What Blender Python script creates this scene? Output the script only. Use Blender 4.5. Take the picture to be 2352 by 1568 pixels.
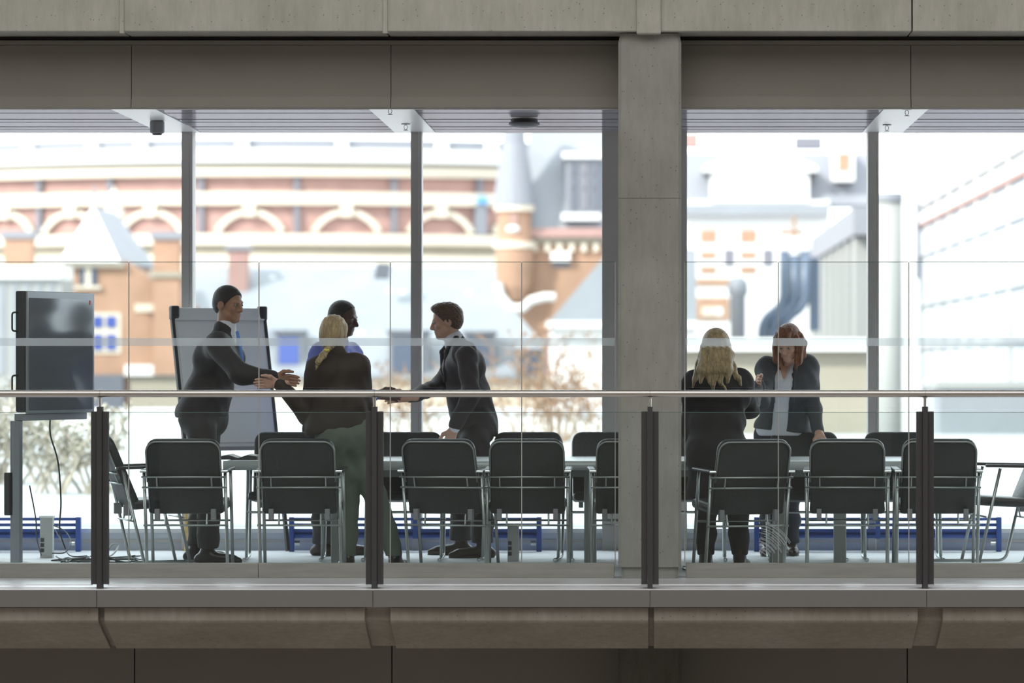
import bpy, bmesh, math, random
import numpy as np
from mathutils import Vector, Matrix
random.seed(7); rng = np.random.default_rng(7)
for o in list(bpy.data.objects): bpy.data.objects.remove(o, do_unlink=True)
sc = bpy.context.scene
COL = sc.collection

# ---------------------------------------------------------------- camera, sky, sun, lights, exposure
F_PX = 8775.0            # focal length in pixels of the 2352x1568 frame
VX, VY = 1490.0, 830.0   # where the view axis meets the frame
ZC = 1.322               # camera height above the office floor
cam_d = bpy.data.cameras.new('camera'); cam = bpy.data.objects.new('camera', cam_d); COL.objects.link(cam)
cam.location = (0, 0, ZC); cam.rotation_euler = (math.radians(90), 0, 0)
cam_d.sensor_fit = 'HORIZONTAL'; cam_d.sensor_width = 36.0; cam_d.lens = F_PX/2352*36
cam_d.shift_x = (1176-VX)/2352; cam_d.shift_y = (VY-784)/2352
cam_d.clip_start = 0.1; cam_d.clip_end = 2000
cam_d.dof.use_dof = True; cam_d.dof.focus_distance = 23.9; cam_d.dof.aperture_fstop = 2.3
sc.camera = cam

world = bpy.data.worlds.new('World'); sc.world = world; world.use_nodes = True
bg = world.node_tree.nodes['Background']
bg.inputs[0].default_value = (0.90, 0.95, 1.0, 1); bg.inputs[1].default_value = 4.0

sun_d = bpy.data.lights.new('sun', 'SUN'); sun = bpy.data.objects.new('sun', sun_d); COL.objects.link(sun)
sun_d.energy = 8.0; sun_d.angle = math.radians(3); sun_d.color = (1.0, 0.95, 0.88)
sun.rotation_euler = Vector((-0.62, -0.50, 0.60)).to_track_quat('Z', 'Y').to_euler()

sky_d = bpy.data.lights.new('atrium_skylight', 'AREA'); skyl = bpy.data.objects.new('atrium_skylight', sky_d); COL.objects.link(skyl)
sky_d.shape = 'RECTANGLE'; sky_d.size = 22; sky_d.size_y = 12; sky_d.energy = 1450; sky_d.color = (1.0, 0.985, 0.96)
skyl.location = (-1, 13.0, 8.4)

sc.view_settings.view_transform = 'Standard'; sc.view_settings.look = 'None'
sc.view_settings.gamma = 1.0; sc.view_settings.use_curve_mapping = False
sc.view_settings.exposure = 0.0
try: sc.cycles.transparent_max_bounces = 24
except Exception: pass

# ---------------------------------------------------------------- helpers
def P(px, py, s):        # a point measured in the photograph, s = pixels per metre at its distance
    return Vector(((px-VX)/s, F_PX/s, ZC-(py-VY)/s))
def X(px, s): return (px-VX)/s
def Z(py, s): return ZC-(py-VY)/s
def Y(s): return F_PX/s

MATS = {}
def mat(name, col, rough=0.6, metal=0.0, spec=0.5, noise=0.0, nscale=6.0, bump=0.0, bscale=40.0, stretch=None, emit=None, coat=0.0):
    if name in MATS: return MATS[name]
    m = bpy.data.materials.new(name); m.use_nodes = True; nt = m.node_tree
    b = nt.nodes['Principled BSDF']
    b.inputs['Base Color'].default_value = (*col, 1); b.inputs['Roughness'].default_value = rough
    b.inputs['Metallic'].default_value = metal; b.inputs['Specular IOR Level'].default_value = spec
    if coat: b.inputs['Coat Weight'].default_value = coat
    if emit:
        b.inputs['Emission Color'].default_value = (*emit[0], 1); b.inputs['Emission Strength'].default_value = emit[1]
    if noise or bump:
        tc = nt.nodes.new('ShaderNodeTexCoord'); mp = nt.nodes.new('ShaderNodeMapping')
        if stretch: mp.inputs['Scale'].default_value = stretch
        nt.links.new(tc.outputs['Object'], mp.inputs['Vector'])
    if noise:
        n = nt.nodes.new('ShaderNodeTexNoise'); n.inputs['Scale'].default_value = nscale; n.inputs['Detail'].default_value = 6
        nt.links.new(mp.outputs[0], n.inputs['Vector'])
        r = nt.nodes.new('ShaderNodeValToRGB')
        r.color_ramp.elements[0].position = 0.3; r.color_ramp.elements[1].position = 0.7
        r.color_ramp.elements[0].color = (*[max(0, c*(1-noise)) for c in col], 1)
        r.color_ramp.elements[1].color = (*[min(1, c*(1+noise)) for c in col], 1)
        nt.links.new(n.outputs['Fac'], r.inputs['Fac']); nt.links.new(r.outputs['Color'], b.inputs['Base Color'])
    if bump:
        n2 = nt.nodes.new('ShaderNodeTexNoise'); n2.inputs['Scale'].default_value = bscale; n2.inputs['Detail'].default_value = 1.5
        nt.links.new(mp.outputs[0], n2.inputs['Vector'])
        bp = nt.nodes.new('ShaderNodeBump'); bp.inputs['Strength'].default_value = bump; bp.inputs['Distance'].default_value = 0.02
        nt.links.new(n2.outputs['Fac'], bp.inputs['Height']); nt.links.new(bp.outputs['Normal'], b.inputs['Normal'])
    MATS[name] = m; return m

def concrete(name, a, b2, rough=0.85):
    m = bpy.data.materials.new(name); m.use_nodes = True; nt = m.node_tree; L = nt.links.new; N = nt.nodes.new
    b = nt.nodes['Principled BSDF']; b.inputs['Roughness'].default_value = rough; b.inputs['Specular IOR Level'].default_value = 0.25
    tc = N('ShaderNodeTexCoord'); mp = N('ShaderNodeMapping'); mp.inputs['Scale'].default_value = (14, 14, 3.0)
    L(tc.outputs['Object'], mp.inputs['Vector'])
    n1 = N('ShaderNodeTexNoise'); n1.inputs['Scale'].default_value = 1.6; n1.inputs['Detail'].default_value = 9; n1.inputs['Roughness'].default_value = 0.65
    L(mp.outputs[0], n1.inputs['Vector'])
    r1 = N('ShaderNodeValToRGB'); r1.color_ramp.elements[0].position = 0.22; r1.color_ramp.elements[1].position = 0.78
    r1.color_ramp.elements[0].color = (*a, 1); r1.color_ramp.elements[1].color = (*b2, 1)
    L(n1.outputs['Fac'], r1.inputs['Fac'])
    n2 = N('ShaderNodeTexNoise'); n2.inputs['Scale'].default_value = 2.3; n2.inputs['Detail'].default_value = 5
    L(tc.outputs['Object'], n2.inputs['Vector'])
    mx = N('ShaderNodeMix'); mx.data_type = 'RGBA'; mx.blend_type = 'MULTIPLY'; mx.inputs[0].default_value = 1.0
    r2 = N('ShaderNodeValToRGB'); r2.color_ramp.elements[0].position = 0.3; r2.color_ramp.elements[1].position = 0.65
    r2.color_ramp.elements[0].color = (0.82, 0.82, 0.79, 1); r2.color_ramp.elements[1].color = (1, 1, 1, 1)
    L(n2.outputs['Fac'], r2.inputs['Fac']); L(r1.outputs['Color'], mx.inputs[6]); L(r2.outputs['Color'], mx.inputs[7])
    v = N('ShaderNodeTexVoronoi'); v.inputs['Scale'].default_value = 26; L(tc.outputs['Object'], v.inputs['Vector'])
    r3 = N('ShaderNodeValToRGB'); r3.color_ramp.elements[0].position = 0.05; r3.color_ramp.elements[1].position = 0.13
    r3.color_ramp.elements[0].color = (0.45, 0.45, 0.43, 1); r3.color_ramp.elements[1].color = (1, 1, 1, 1)
    L(v.outputs['Distance'], r3.inputs['Fac'])
    mx2 = N('ShaderNodeMix'); mx2.data_type = 'RGBA'; mx2.blend_type = 'MULTIPLY'; mx2.inputs[0].default_value = 1.0
    L(mx.outputs[2], mx2.inputs[6]); L(r3.outputs['Color'], mx2.inputs[7]); L(mx2.outputs[2], b.inputs['Base Color'])
    bp = N('ShaderNodeBump'); bp.inputs['Strength'].default_value = 0.25; bp.inputs['Distance'].default_value = 0.01
    L(n1.outputs['Fac'], bp.inputs['Height']); L(bp.outputs['Normal'], b.inputs['Normal'])
    MATS[name] = m; return m

def glass(name, tint, refl=1.0, rough=0.0, haze=0.0):
    m = bpy.data.materials.new(name); m.use_nodes = True; nt = m.node_tree; L = nt.links.new; N = nt.nodes.new
    nt.nodes.remove(nt.nodes['Principled BSDF']); out = nt.nodes['Material Output']
    t = N('ShaderNodeBsdfTransparent'); t.inputs[0].default_value = (*tint, 1)
    g = N('ShaderNodeBsdfGlossy'); g.inputs['Roughness'].default_value = rough; g.inputs[0].default_value = (0.92, 0.97, 1.0, 1)
    fr = N('ShaderNodeFresnel'); fr.inputs['IOR'].default_value = 1.5
    mu = N('ShaderNodeMath'); mu.operation = 'MULTIPLY'; mu.inputs[1].default_value = refl*1.5; L(fr.outputs[0], mu.inputs[0])
    ge = N('ShaderNodeNewGeometry'); iv = N('ShaderNodeMath'); iv.operation = 'SUBTRACT'; iv.inputs[0].default_value = 1.0; L(ge.outputs['Backfacing'], iv.inputs[1])
    m3 = N('ShaderNodeMath'); m3.operation = 'MULTIPLY'; m3.use_clamp = True; L(mu.outputs[0], m3.inputs[0]); L(iv.outputs[0], m3.inputs[1]); mu = m3     # thin sheet: the inner side of a face adds no second mirror
    mx = N('ShaderNodeMixShader'); L(mu.outputs[0], mx.inputs[0])
    if haze:
        d1 = N('ShaderNodeBsdfDiffuse'); d1.inputs[0].default_value = (0.85, 0.88, 0.9, 1)
        d2 = N('ShaderNodeBsdfTranslucent'); d2.inputs[0].default_value = (0.85, 0.88, 0.9, 1)
        df = N('ShaderNodeMixShader'); df.inputs[0].default_value = 0.45; L(d1.outputs[0], df.inputs[1]); L(d2.outputs[0], df.inputs[2])
        m2 = N('ShaderNodeMixShader'); m2.inputs[0].default_value = haze; L(t.outputs[0], m2.inputs[1]); L(df.outputs[0], m2.inputs[2])
        L(m2.outputs[0], mx.inputs[1])
    else: L(t.outputs[0], mx.inputs[1])
    L(g.outputs[0], mx.inputs[2]); L(mx.outputs[0], out.inputs['Surface'])
    MATS[name] = m; return m

def sheen(name, dc, gc, rough, f):      # dull metal sheet: diffuse with a soft mirror share
    m = bpy.data.materials.new(name); m.use_nodes = True; nt = m.node_tree; N = nt.nodes.new
    nt.nodes.remove(nt.nodes['Principled BSDF']); d = N('ShaderNodeBsdfDiffuse'); d.inputs[0].default_value = (*dc, 1)
    g = N('ShaderNodeBsdfGlossy'); g.inputs[0].default_value = (*gc, 1); g.inputs['Roughness'].default_value = rough
    x = N('ShaderNodeMixShader'); x.inputs[0].default_value = f; nt.links.new(d.outputs[0], x.inputs[1]); nt.links.new(g.outputs[0], x.inputs[2])
    nt.links.new(x.outputs[0], nt.nodes['Material Output'].inputs['Surface']); MATS[name] = m; return m
sheen('ceiling_metal', (0.40, 0.39, 0.42), (0.50, 0.48, 0.52), 0.12, 0.45)

def link(name, verts, faces, m, parent=None, smooth=False, bevel=0.0, kind=None, label=None):
    me = bpy.data.meshes.new(name); me.from_pydata([tuple(v) for v in verts], [], [tuple(f) for f in faces]); me.update()
    o = bpy.data.objects.new(name, me); COL.objects.link(o)
    if m: me.materials.append(MATS[m] if isinstance(m, str) else m)
    if smooth: me.polygons.foreach_set('use_smooth', [True]*len(me.polygons))
    if parent: o.parent = parent
    if bevel:
        b = o.modifiers.new('bevel', 'BEVEL'); b.width = bevel; b.segments = 2; b.limit_method = 'ANGLE'
    if kind: o['kind'] = kind
    if label: o['label'] = label
    return o

class MB:
    def __init__(s): s.v = []; s.f = []
    def add(s, vs, fs):
        n = len(s.v); s.v += [Vector(v) for v in vs]; s.f += [tuple(i+n for i in f) for f in fs]; return s
    def box(s, x0, y0, z0, x1, y1, z1):
        return s.hexa([(x0,y0,z0),(x1,y0,z0),(x1,y1,z0),(x0,y1,z0),(x0,y0,z1),(x1,y0,z1),(x1,y1,z1),(x0,y1,z1)])
    def hexa(s, v):
        return s.add(v, [(0,3,2,1),(4,5,6,7),(0,1,5,4),(1,2,6,5),(2,3,7,6),(3,0,4,7)])
    def obox(s, c, hx, hy, hz):      # centre and three half-axis vectors
        c = Vector(c); hx = Vector(hx); hy = Vector(hy); hz = Vector(hz)
        return s.hexa([c-hx-hy-hz, c+hx-hy-hz, c+hx+hy-hz, c-hx+hy-hz, c-hx-hy+hz, c+hx-hy+hz, c+hx+hy+hz, c-hx+hy+hz])
    def bar(s, a, b, w, h, up=(0,0,1)):
        a = Vector(a); b = Vector(b); d = b-a; up = Vector(up)
        sd = d.cross(up); sd = sd.normalized() if sd.length > 1e-6 else Vector((1,0,0)); u = sd.cross(d).normalized()
        return s.obox((a+b)/2, d/2, sd*w/2, u*h/2)
    def prism(s, pts, y0, y1):       # (x, z) outline extruded in depth
        n = len(pts)
        vs = [(x, y0, z) for x, z in pts]+[(x, y1, z) for x, z in pts]
        fs = [tuple(range(n)), tuple(range(2*n-1, n-1, -1))]+[(i, i+n, (i+1) % n+n, (i+1) % n) for i in range(n)]
        return s.add(vs, fs)
    def xprism(s, pts, x0, x1):      # (y, z) outline extruded along x
        n = len(pts)
        vs = [(x0, y, z) for y, z in pts]+[(x1, y, z) for y, z in pts]
        fs = [tuple(range(n-1, -1, -1)), tuple(range(n, 2*n))]+[(i, (i+1) % n, (i+1) % n+n, i+n) for i in range(n)]
        return s.add(vs, fs)
    def zprism(s, pts, z0, z1):
        n = len(pts)
        vs = [(x, y, z0) for x, y in pts]+[(x, y, z1) for x, y in pts]
        fs = [tuple(range(n-1, -1, -1)), tuple(range(n, 2*n))]+[(i, (i+1) % n, (i+1) % n+n, i+n) for i in range(n)]
        return s.add(vs, fs)
    def tube(s, pts, r, seg=8, closed=False):
        pts = [Vector(p) for p in pts]; n = len(pts); rr = r if isinstance(r, (list, tuple)) else [r]*n
        base = len(s.v); prev = None
        for i, p in enumerate(pts):
            if closed: d = pts[(i+1) % n]-pts[i-1]
            else: d = pts[min(i+1, n-1)]-pts[max(i-1, 0)]
            d.normalize()
            if prev is None:
                a = Vector((0,0,1)) if abs(d.z) < 0.9 else Vector((0,1,0)); u = d.cross(a).normalized()
            else: u = (prev-d*prev.dot(d)).normalized()
            prev = u; w = d.cross(u)
            for k in range(seg):
                t = 2*math.pi*k/seg; s.v.append(p+(u*math.cos(t)+w*math.sin(t))*rr[i])
        for i in range(n if closed else n-1):
            j = (i+1) % n
            for k in range(seg):
                k2 = (k+1) % seg; s.f.append((base+i*seg+k, base+i*seg+k2, base+j*seg+k2, base+j*seg+k))
        if not closed:
            s.f.append(tuple(base+k for k in range(seg-1, -1, -1))); s.f.append(tuple(base+(n-1)*seg+k for k in range(seg)))
        return s
    def lathe(s, c, prof, seg=20, axis='z'):   # prof = [(r, h)]
        c = Vector(c); base = len(s.v); n = len(prof)
        for r, h in prof:
            for k in range(seg):
                t = 2*math.pi*k/seg; a, b = r*math.cos(t), r*math.sin(t)
                s.v.append(c+(Vector((a, b, h)) if axis == 'z' else Vector((a, h, b)) if axis == 'y' else Vector((h, a, b))))
        for i in range(n-1):
            for k in range(seg):
                k2 = (k+1) % seg; s.f.append((base+i*seg+k, base+i*seg+k2, base+(i+1)*seg+k2, base+(i+1)*seg+k))
        s.f.append(tuple(base+k for k in range(seg-1, -1, -1))); s.f.append(tuple(base+(n-1)*seg+k for k in range(seg)))
        return s
    def ball(s, c, r, seg=10, rings=6):
        rz = r if isinstance(r, (tuple, list)) else (r, r, r)
        prof = [(math.sin(math.pi*(i+0.02)/(rings+0.04)), -math.cos(math.pi*(i+0.02)/(rings+0.04))) for i in range(rings+1)]
        base = len(s.v); s.lathe((0,0,0), prof, seg)
        for i in range(base, len(s.v)):
            v = s.v[i]; s.v[i] = Vector((c[0]+v.x*rz[0], c[1]+v.y*rz[1], c[2]+v.z*rz[2]))
        return s
    def build(s, name, m, parent=None, smooth=False, bevel=0.0, kind=None, label=None):
        return link(name, s.v, s.f, m, parent, smooth, bevel, kind, label)

def arc_pts(pts, rad, n=5):          # round the corners of a path
    pts = [Vector(p) for p in pts]; out = [pts[0]]
    for i in range(1, len(pts)-1):
        a, b, c = pts[i-1], pts[i], pts[i+1]
        u = (a-b); w = (c-b); r = min(rad, u.length*0.45, w.length*0.45); p0 = b+u.normalized()*r; p1 = b+w.normalized()*r
        for k in range(n+1):
            t = k/n; out.append(p0*(1-t)**2+b*2*t*(1-t)+p1*t*t)
    out.append(pts[-1]); return out

def thing(name, label, cat, loc=(0,0,0), rotz=0.0, group=None):
    o = bpy.data.objects.new(name, None); COL.objects.link(o); o.empty_display_size = 0.1
    o.location = loc; o.rotation_euler = (0, 0, rotz); o['label'] = label; o['category'] = cat
    if group: o['group'] = group
    return o
def tag(o, label, cat, group=None):
    o['label'] = label; o['category'] = cat
    if group: o['group'] = group
    return o
def struct(o, label=None, cat=None):
    o['kind'] = 'structure'
    if label: o['label'] = label
    if cat: o['category'] = cat
    return o
def empty_struct(name, label, cat):
    o = bpy.data.objects.new(name, None); COL.objects.link(o); return struct(o, label, cat)
def dup(root, loc, rotz, label, group=None):
    r = root.copy(); COL.objects.link(r); r.location = loc; r.rotation_euler = (0, 0, rotz); r['label'] = label
    if group: r['group'] = group
    for ch in list(root.children):
        c = ch.copy(); COL.objects.link(c); c.parent = r
        for g in list(ch.children):
            d = g.copy(); COL.objects.link(d); d.parent = c
    return r

# ---------------------------------------------------------------- materials
concrete('concrete', (0.40, 0.395, 0.35), (0.54, 0.535, 0.495))
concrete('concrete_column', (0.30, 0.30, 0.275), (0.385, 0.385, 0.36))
concrete('concrete_shaded', (0.10, 0.095, 0.082), (0.15, 0.142, 0.125))  # darker copy of the column concrete: shade under the slab put in
concrete('concrete_dark', (0.30, 0.272, 0.24), (0.41, 0.38, 0.345))
mat('panel', (0.225, 0.21, 0.185), 0.55, 0.0, 0.25, noise=0.05, nscale=1.5)
mat('panel_edge', (0.05, 0.045, 0.04), 0.7)
mat('fascia_metal', (0.205, 0.198, 0.198), 0.5, 0.1)
mat('kerb', (0.37, 0.355, 0.325), 0.55, 0.1, noise=0.12, nscale=3, stretch=(1, 1, 12))
mat('deck', (0.72, 0.70, 0.74), 0.32)
mat('glint_white', (0.93, 0.93, 0.95), 0.3)  # white stands in for light piped along the glass edges
mat('carpet', (0.84, 0.86, 0.89), 0.85, 0.0, 0.1, noise=0.03, nscale=3)
mat('post_metal', (0.052, 0.050, 0.053), 0.6, 0.0)
mat('steel', (0.62, 0.60, 0.58), 0.28, 1.0)
mat('chrome', (0.72, 0.74, 0.74), 0.22, 1.0)
mat('strip_metal', (0.85, 0.86, 0.88), 0.18, 1.0)
mat('ceiling_white', (0.68, 0.67, 0.66), 0.3)
mat('slot_dark', (0.03, 0.03, 0.035), 0.6)
mat('mullion', (0.46, 0.44, 0.425), 0.5, 0.0)
mat('mullion_light', (0.75, 0.76, 0.8), 0.3, 0.7)
mat('sill', (0.50, 0.54, 0.60), 0.5)
mat('wall_white', (0.75, 0.74, 0.72), 0.8)
mat('atrium_wall', (0.68, 0.66, 0.62), 0.85)
mat('atrium_floor', (0.72, 0.67, 0.62), 0.7)
mat('plastic_dark', (0.035, 0.035, 0.04), 0.5)
mat('plastic_grey', (0.25, 0.25, 0.27), 0.5)
glass('balustrade_glass', (0.952, 0.972, 0.968), 0.62)
glass('partition_glass', (0.957, 0.975, 0.972), 0.5)
glass('window_glass', (0.97, 0.985, 0.985), 0.6)
glass('frost', (0.93, 0.95, 0.96), 0.4, 0.4, haze=0.28)
mat('glass_edge', (0.10, 0.17, 0.15), 0.25)
# ================================================================ THE BUILDING
S_DECK, S_KERB, S_HEAD, S_WIN = 396.0, 375.5, 372.5, 327.5
XL, XR = -9.0, 6.6
Y0, YK, YH, YW = Y(S_DECK)-0.04, Y(S_KERB), Y(S_HEAD), Y(S_WIN)
ZCEIL = Z(303, S_WIN)
# floor slab: deck outside the glass and the office floor behind it
fl = struct(MB().box(XL, YK+0.06, -0.10, XR, YW+0.25, 0.0).build('floor', 'carpet'), 'pale grey office floor', 'floor')
struct(MB().box(XL, Y0+0.01, -0.10, XR, YK+0.06, 0.0).build('walkway_floor', 'deck'), 'lilac grey walkway floor between balustrade and glass partition', 'floor')
# deck edge plate in lengths joined under the posts
POSTS = [225-634*k for k in (3, 2, 1)]+[225, 858, 1493, 2127, 2761, 3395]
edge = empty_struct('trim_1', 'grey metal plate along the walkway edge', 'trim')
for a, b in zip(POSTS[:-1], POSTS[1:]):
    MB().box(X(a, S_DECK)+0.0015, Y0-0.012, Z(1393, S_DECK), X(b, S_DECK)-0.0015, Y0+0.012, 0.0).build('edge_plate', 'fascia_metal', edge, bevel=0.002)
struct(MB().box(XL, Y0-0.006, -0.002, XR, Y0+0.05, 0.004).build('trim_2', 'glint_white'), 'thin lip on the walkway edge, its glint painted white', 'trim')
struct(MB().box(XL, Y0+0.165, 0.0, XR, Y0+0.185, 0.006).build('trim_3', 'glint_white'), 'thin strip added on the walkway floor, painted white as a glint', 'trim')
# precast concrete edge units below the walkway
slab = empty_struct('slab_edge', 'precast concrete units with sloping undersides below the walkway', 'concrete edge')
ys = Y0+0.03; z0 = Z(1393, S_DECK)-0.0; z1 = Z(1426, S_DECK); z2 = z1-0.195; yb = ys+0.50
prof = [(ys+0.03, z0), (ys, z0-0.006), (ys, z1+0.004), (ys+0.012, z1-0.012), (yb, z2), (yb+0.3, z2), (yb+0.3, z0)]
gaps = [(-405, -395), (-1035, -980), (226, 240), (838, 897), (1489, 1502), (2108, 2165), (2757, 2770)]
gaps.sort(); last = -1700
for a, b in gaps+[(3300, 3300)]:
    MB().xprism(prof, X(last, S_DECK), X(a, S_DECK)).build('concrete_unit', 'concrete_dark', slab, bevel=0.004)
    if b > a:
        dy = 0.05
        MB().xprism([(y+dy, z+(0.0 if i in (0, 1, 6) else 0.012)) for i, (y, z) in enumerate(prof)], X(a, S_DECK)-0.02, X(b, S_DECK)+0.02).build('joint_filler', 'concrete_dark', slab)
    last = b
struct(MB().box(XL, yb+0.28, z2-0.0, XR, YW, -0.10).build('slab_core', 'concrete_dark'), 'concrete floor slab', 'slab')
# lower storey wall panels and column
low = empty_struct('wall_lower', 'brown grey wall panels of the storey below', 'wall')
zl = -3.4
JNT = [302-596*k for k in (3, 2, 1)]+[302, 898, 1494, 2092, 2688, 3284]
for a, b in zip(JNT[:-1], JNT[1:]):
    MB().box(X(a-3, S_HEAD)+0.003, YH+0.2, zl, X(b-3, S_HEAD)-0.003, YH+0.24, z2-0.002).build('wall_panel', 'panel', low, bevel=0.003)
MB().box(XL, YH+0.24, zl, XR, YH+0.4, z2-0.002).build('backing', 'panel_edge', low)
SC = 377.0; YC = Y(SC)
def column(x0p, x1p, nm):
    c = empty_struct(nm, 'square grey concrete column', 'column')
    xa, xb = X(x0p, SC), X(x1p, SC); yb_ = YC+0.40
    zt = Z(76, SC); ch = 0.018
    def sect(i): return [(xa+i, YC+ch+i), (xa+ch+i, YC+i), (xb-ch-i, YC+i), (xb-i, YC+ch+i), (xb-i, yb_), (xa+i, yb_)]
    MB().zprism(sect(0), Z(1302, SC), Z(455, SC)-0.001).build('shaft', 'concrete_column', c)
    MB().zprism(sect(0), Z(455, SC)+0.001, zt-0.06).build('shaft', 'concrete_column', c)
    mb = MB(); A = sect(0); B = sect(0.012)
    mb.add([(x, y, zt-0.06) for x, y in A]+[(x, y, zt) for x, y in B], [tuple(range(5, -1, -1)), tuple(range(6, 12))]+[(i, (i+1) % 6, (i+1) % 6+6, i+6) for i in range(6)])
    mb.build('cap', 'concrete_column', c)
    MB().zprism(sect(0.018), 0.0, Z(1302, SC)+0.001).build('foot', 'concrete_column', c, label='stained foot of the column')
    MB().zprism(sect(0.0), zl, z2+0.01).build('lower_shaft', 'concrete_shaded', c)
    return c
column(1420, 1565, 'column'); COLX = [1420, 1565]
column(1420-4*596-5, 1565-4*596-5, 'column')
# upper concrete beam with joints
S_B = 378.0; YB = Y(S_B); zb = Z(72, S_B); zt = 5.6
beam = empty_struct('beam', 'pale concrete beam above the office', 'beam')
bj = [-1535, -930, -325, 280, 885, 1490, 2095, 2700, 3300]
for a, b in zip(bj[:-1], bj[1:]):
    MB().box(X(a, S_B)+0.004, YB, zb, X(b, S_B)-0.004, YB+0.42, zt).build('beam_unit', 'concrete', beam, bevel=0.006)
for a in bj[1:-1]:
    if a in (1490, -930): continue
    if a == 2095: continue
    x = X(a, S_B); MB().zprism([(x-0.018, YB+0.01), (x-0.012, YB-0.012), (x+0.012, YB-0.012), (x+0.018, YB+0.01)], zb-0.012, zt).build('joint_strip', 'concrete', beam)
for a in (1490, -930):
    MB().box(X(a-28, S_B), YB-0.02, Z(78, S_B), X(a+28, S_B), YB+0.2, zt).build('neck', 'concrete', beam, bevel=0.008)
struct(MB().box(XL, YB+0.42, ZCEIL+0.03, XR, YW+0.3, 5.6).build('slab_above', 'concrete_dark'), 'concrete slab above the office', 'slab')
# header panels above the glass
hd = empty_struct('wall_header', 'brown grey metal panels above the glass partition', 'wall')
zt_, zm, zb_ = Z(93, S_HEAD), Z(221, S_HEAD), Z(248, S_HEAD)
for a, b in zip(JNT[:-1], JNT[1:]):
    x0, x1 = X(a, S_HEAD)+0.002, X(b, S_HEAD)-0.002
    MB().xprism([(YH, zt_-0.03), (YH, zm+0.004), (YH-0.003, zm), (YH-0.030, zb_+0.003), (YH-0.028, zb_), (YH+0.05, zb_), (YH+0.05, zt_-0.03)], x0, x1).build('header_panel', 'panel', hd)
MB().box(XL, YH-0.004, zt_-0.028, XR, YH+0.05, zt_).build('top_rail', 'panel', hd)
MB().box(XL, YH+0.051, zb_+0.01, XR, YH+0.10, zb+0.02).build('backing', 'panel_edge', hd)
MB().box(XL, YH+0.03, zb_-0.004, XR, YH+0.08, zb_-0.0005).build('bottom_trim', 'mullion', hd)
# kerbs
def kerb(pxs, nm, lab):
    k = empty_struct(nm, lab, 'kerb')
    for a, b in zip(pxs[:-1], pxs[1:]):
        MB().box(X(a, S_KERB)+0.001, YK-0.02, 0.0, X(b, S_KERB)-0.001, YK+0.07, Z(1293, S_KERB)).build('kerb_length', 'kerb', k, bevel=0.003)
    return k
kerb([-810, -300, 594, 1411], 'trim_4', 'grey kerb under the glass partition left of the column')
kerb([1575, 2390, 3300], 'trim_5', 'grey kerb under the glass partition right of the column')
# glass partition
def partition(pxs, lab):
    t = thing('glass_partition', lab, 'glass partition', (X((pxs[0]+pxs[-1])/2, S_KERB), YK+0.02, 0))
    ox = t.location.x; zt = Z(602, S_KERB); zk = Z(1293, S_KERB)-0.01
    for a, b in zip(pxs[:-1], pxs[1:]):
        x0, x1 = X(a, S_KERB)+0.003-ox, X(b, S_KERB)-0.003-ox
        p = MB().box(x0, -0.005, zk, x1, 0.005, zt).build('glass_pane', 'partition_glass', t)
        MB().box(x0, -0.0062, Z(794, S_KERB), x1, -0.0056, Z(776, S_KERB)).build('frosted_band', 'frost', p, label='dotted white frosted band')
        MB().box(x0, -0.005, zt-0.0, x1, 0.005, zt+0.003).build('top_edge', 'glass_edge', p)
        MB().box(x1, -0.006, zk, x1+0.006, 0.006, zt).build('edge_joint', 'mullion', p)
    MB().box(X(pxs[0], S_KERB)-ox-0.003, -0.006, zk, X(pxs[0], S_KERB)-ox+0.003, 0.006, zt).build('edge_joint', 'chrome', t)
partition([-605, -305, -5, 295, 594, 896, 1198, 1413], 'frameless glass partition with frosted band left of the concrete column')
partition([1573, 1788, 2088, 2388, 2688, 2988], 'frameless glass partition with frosted band right of the concrete column')
# ceiling: glossy planks between white strips
cl = empty_struct('ceiling', 'glossy metal plank ceiling with white strips', 'ceiling')
MB().box(XL, YH+0.1, ZCEIL+0.012, XR, YW+0.2, ZCEIL+0.03).build('ceiling_backing', 'slot_dark', cl)
STR = [-3.285-1.64*k for k in (3, 2, 1)]+[-3.285, -1.64, 0.0, 1.64, 3.28, 4.92, 6.56]
ylines = [YH+0.1]+[YH+0.1+(YW-YH-0.1)*t for t in (0.12, 0.24, 0.36, 0.46, 0.56, 0.66, 0.74, 0.82, 0.91)]+[YW+0.05]
for a, b in zip([XL]+STR, STR+[XR]):
    x0, x1 = a+(0.145 if a != XL else 0), b-(0.145 if b != XR else 0)
    if x1-x0 < 0.2: continue
    for i, (ya, yb) in enumerate(zip(ylines[:-1], ylines[1:])):
        dz = (0, 0.004, 0.002)[i % 3]; g = 0.05 if i in (2, 5, 8) else 0.004
        MB().box(x0, ya+g, ZCEIL+dz, x1, yb-0.002, ZCEIL+0.012).build('ceiling_plank', 'ceiling_metal', cl)
for b in STR[:-1]:
    MB().box(b-0.142, YH+0.1, ZCEIL-0.003, b+0.142, YW+0.05, ZCEIL+0.012).build('ceiling_strip', 'ceiling_white', cl)
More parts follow.
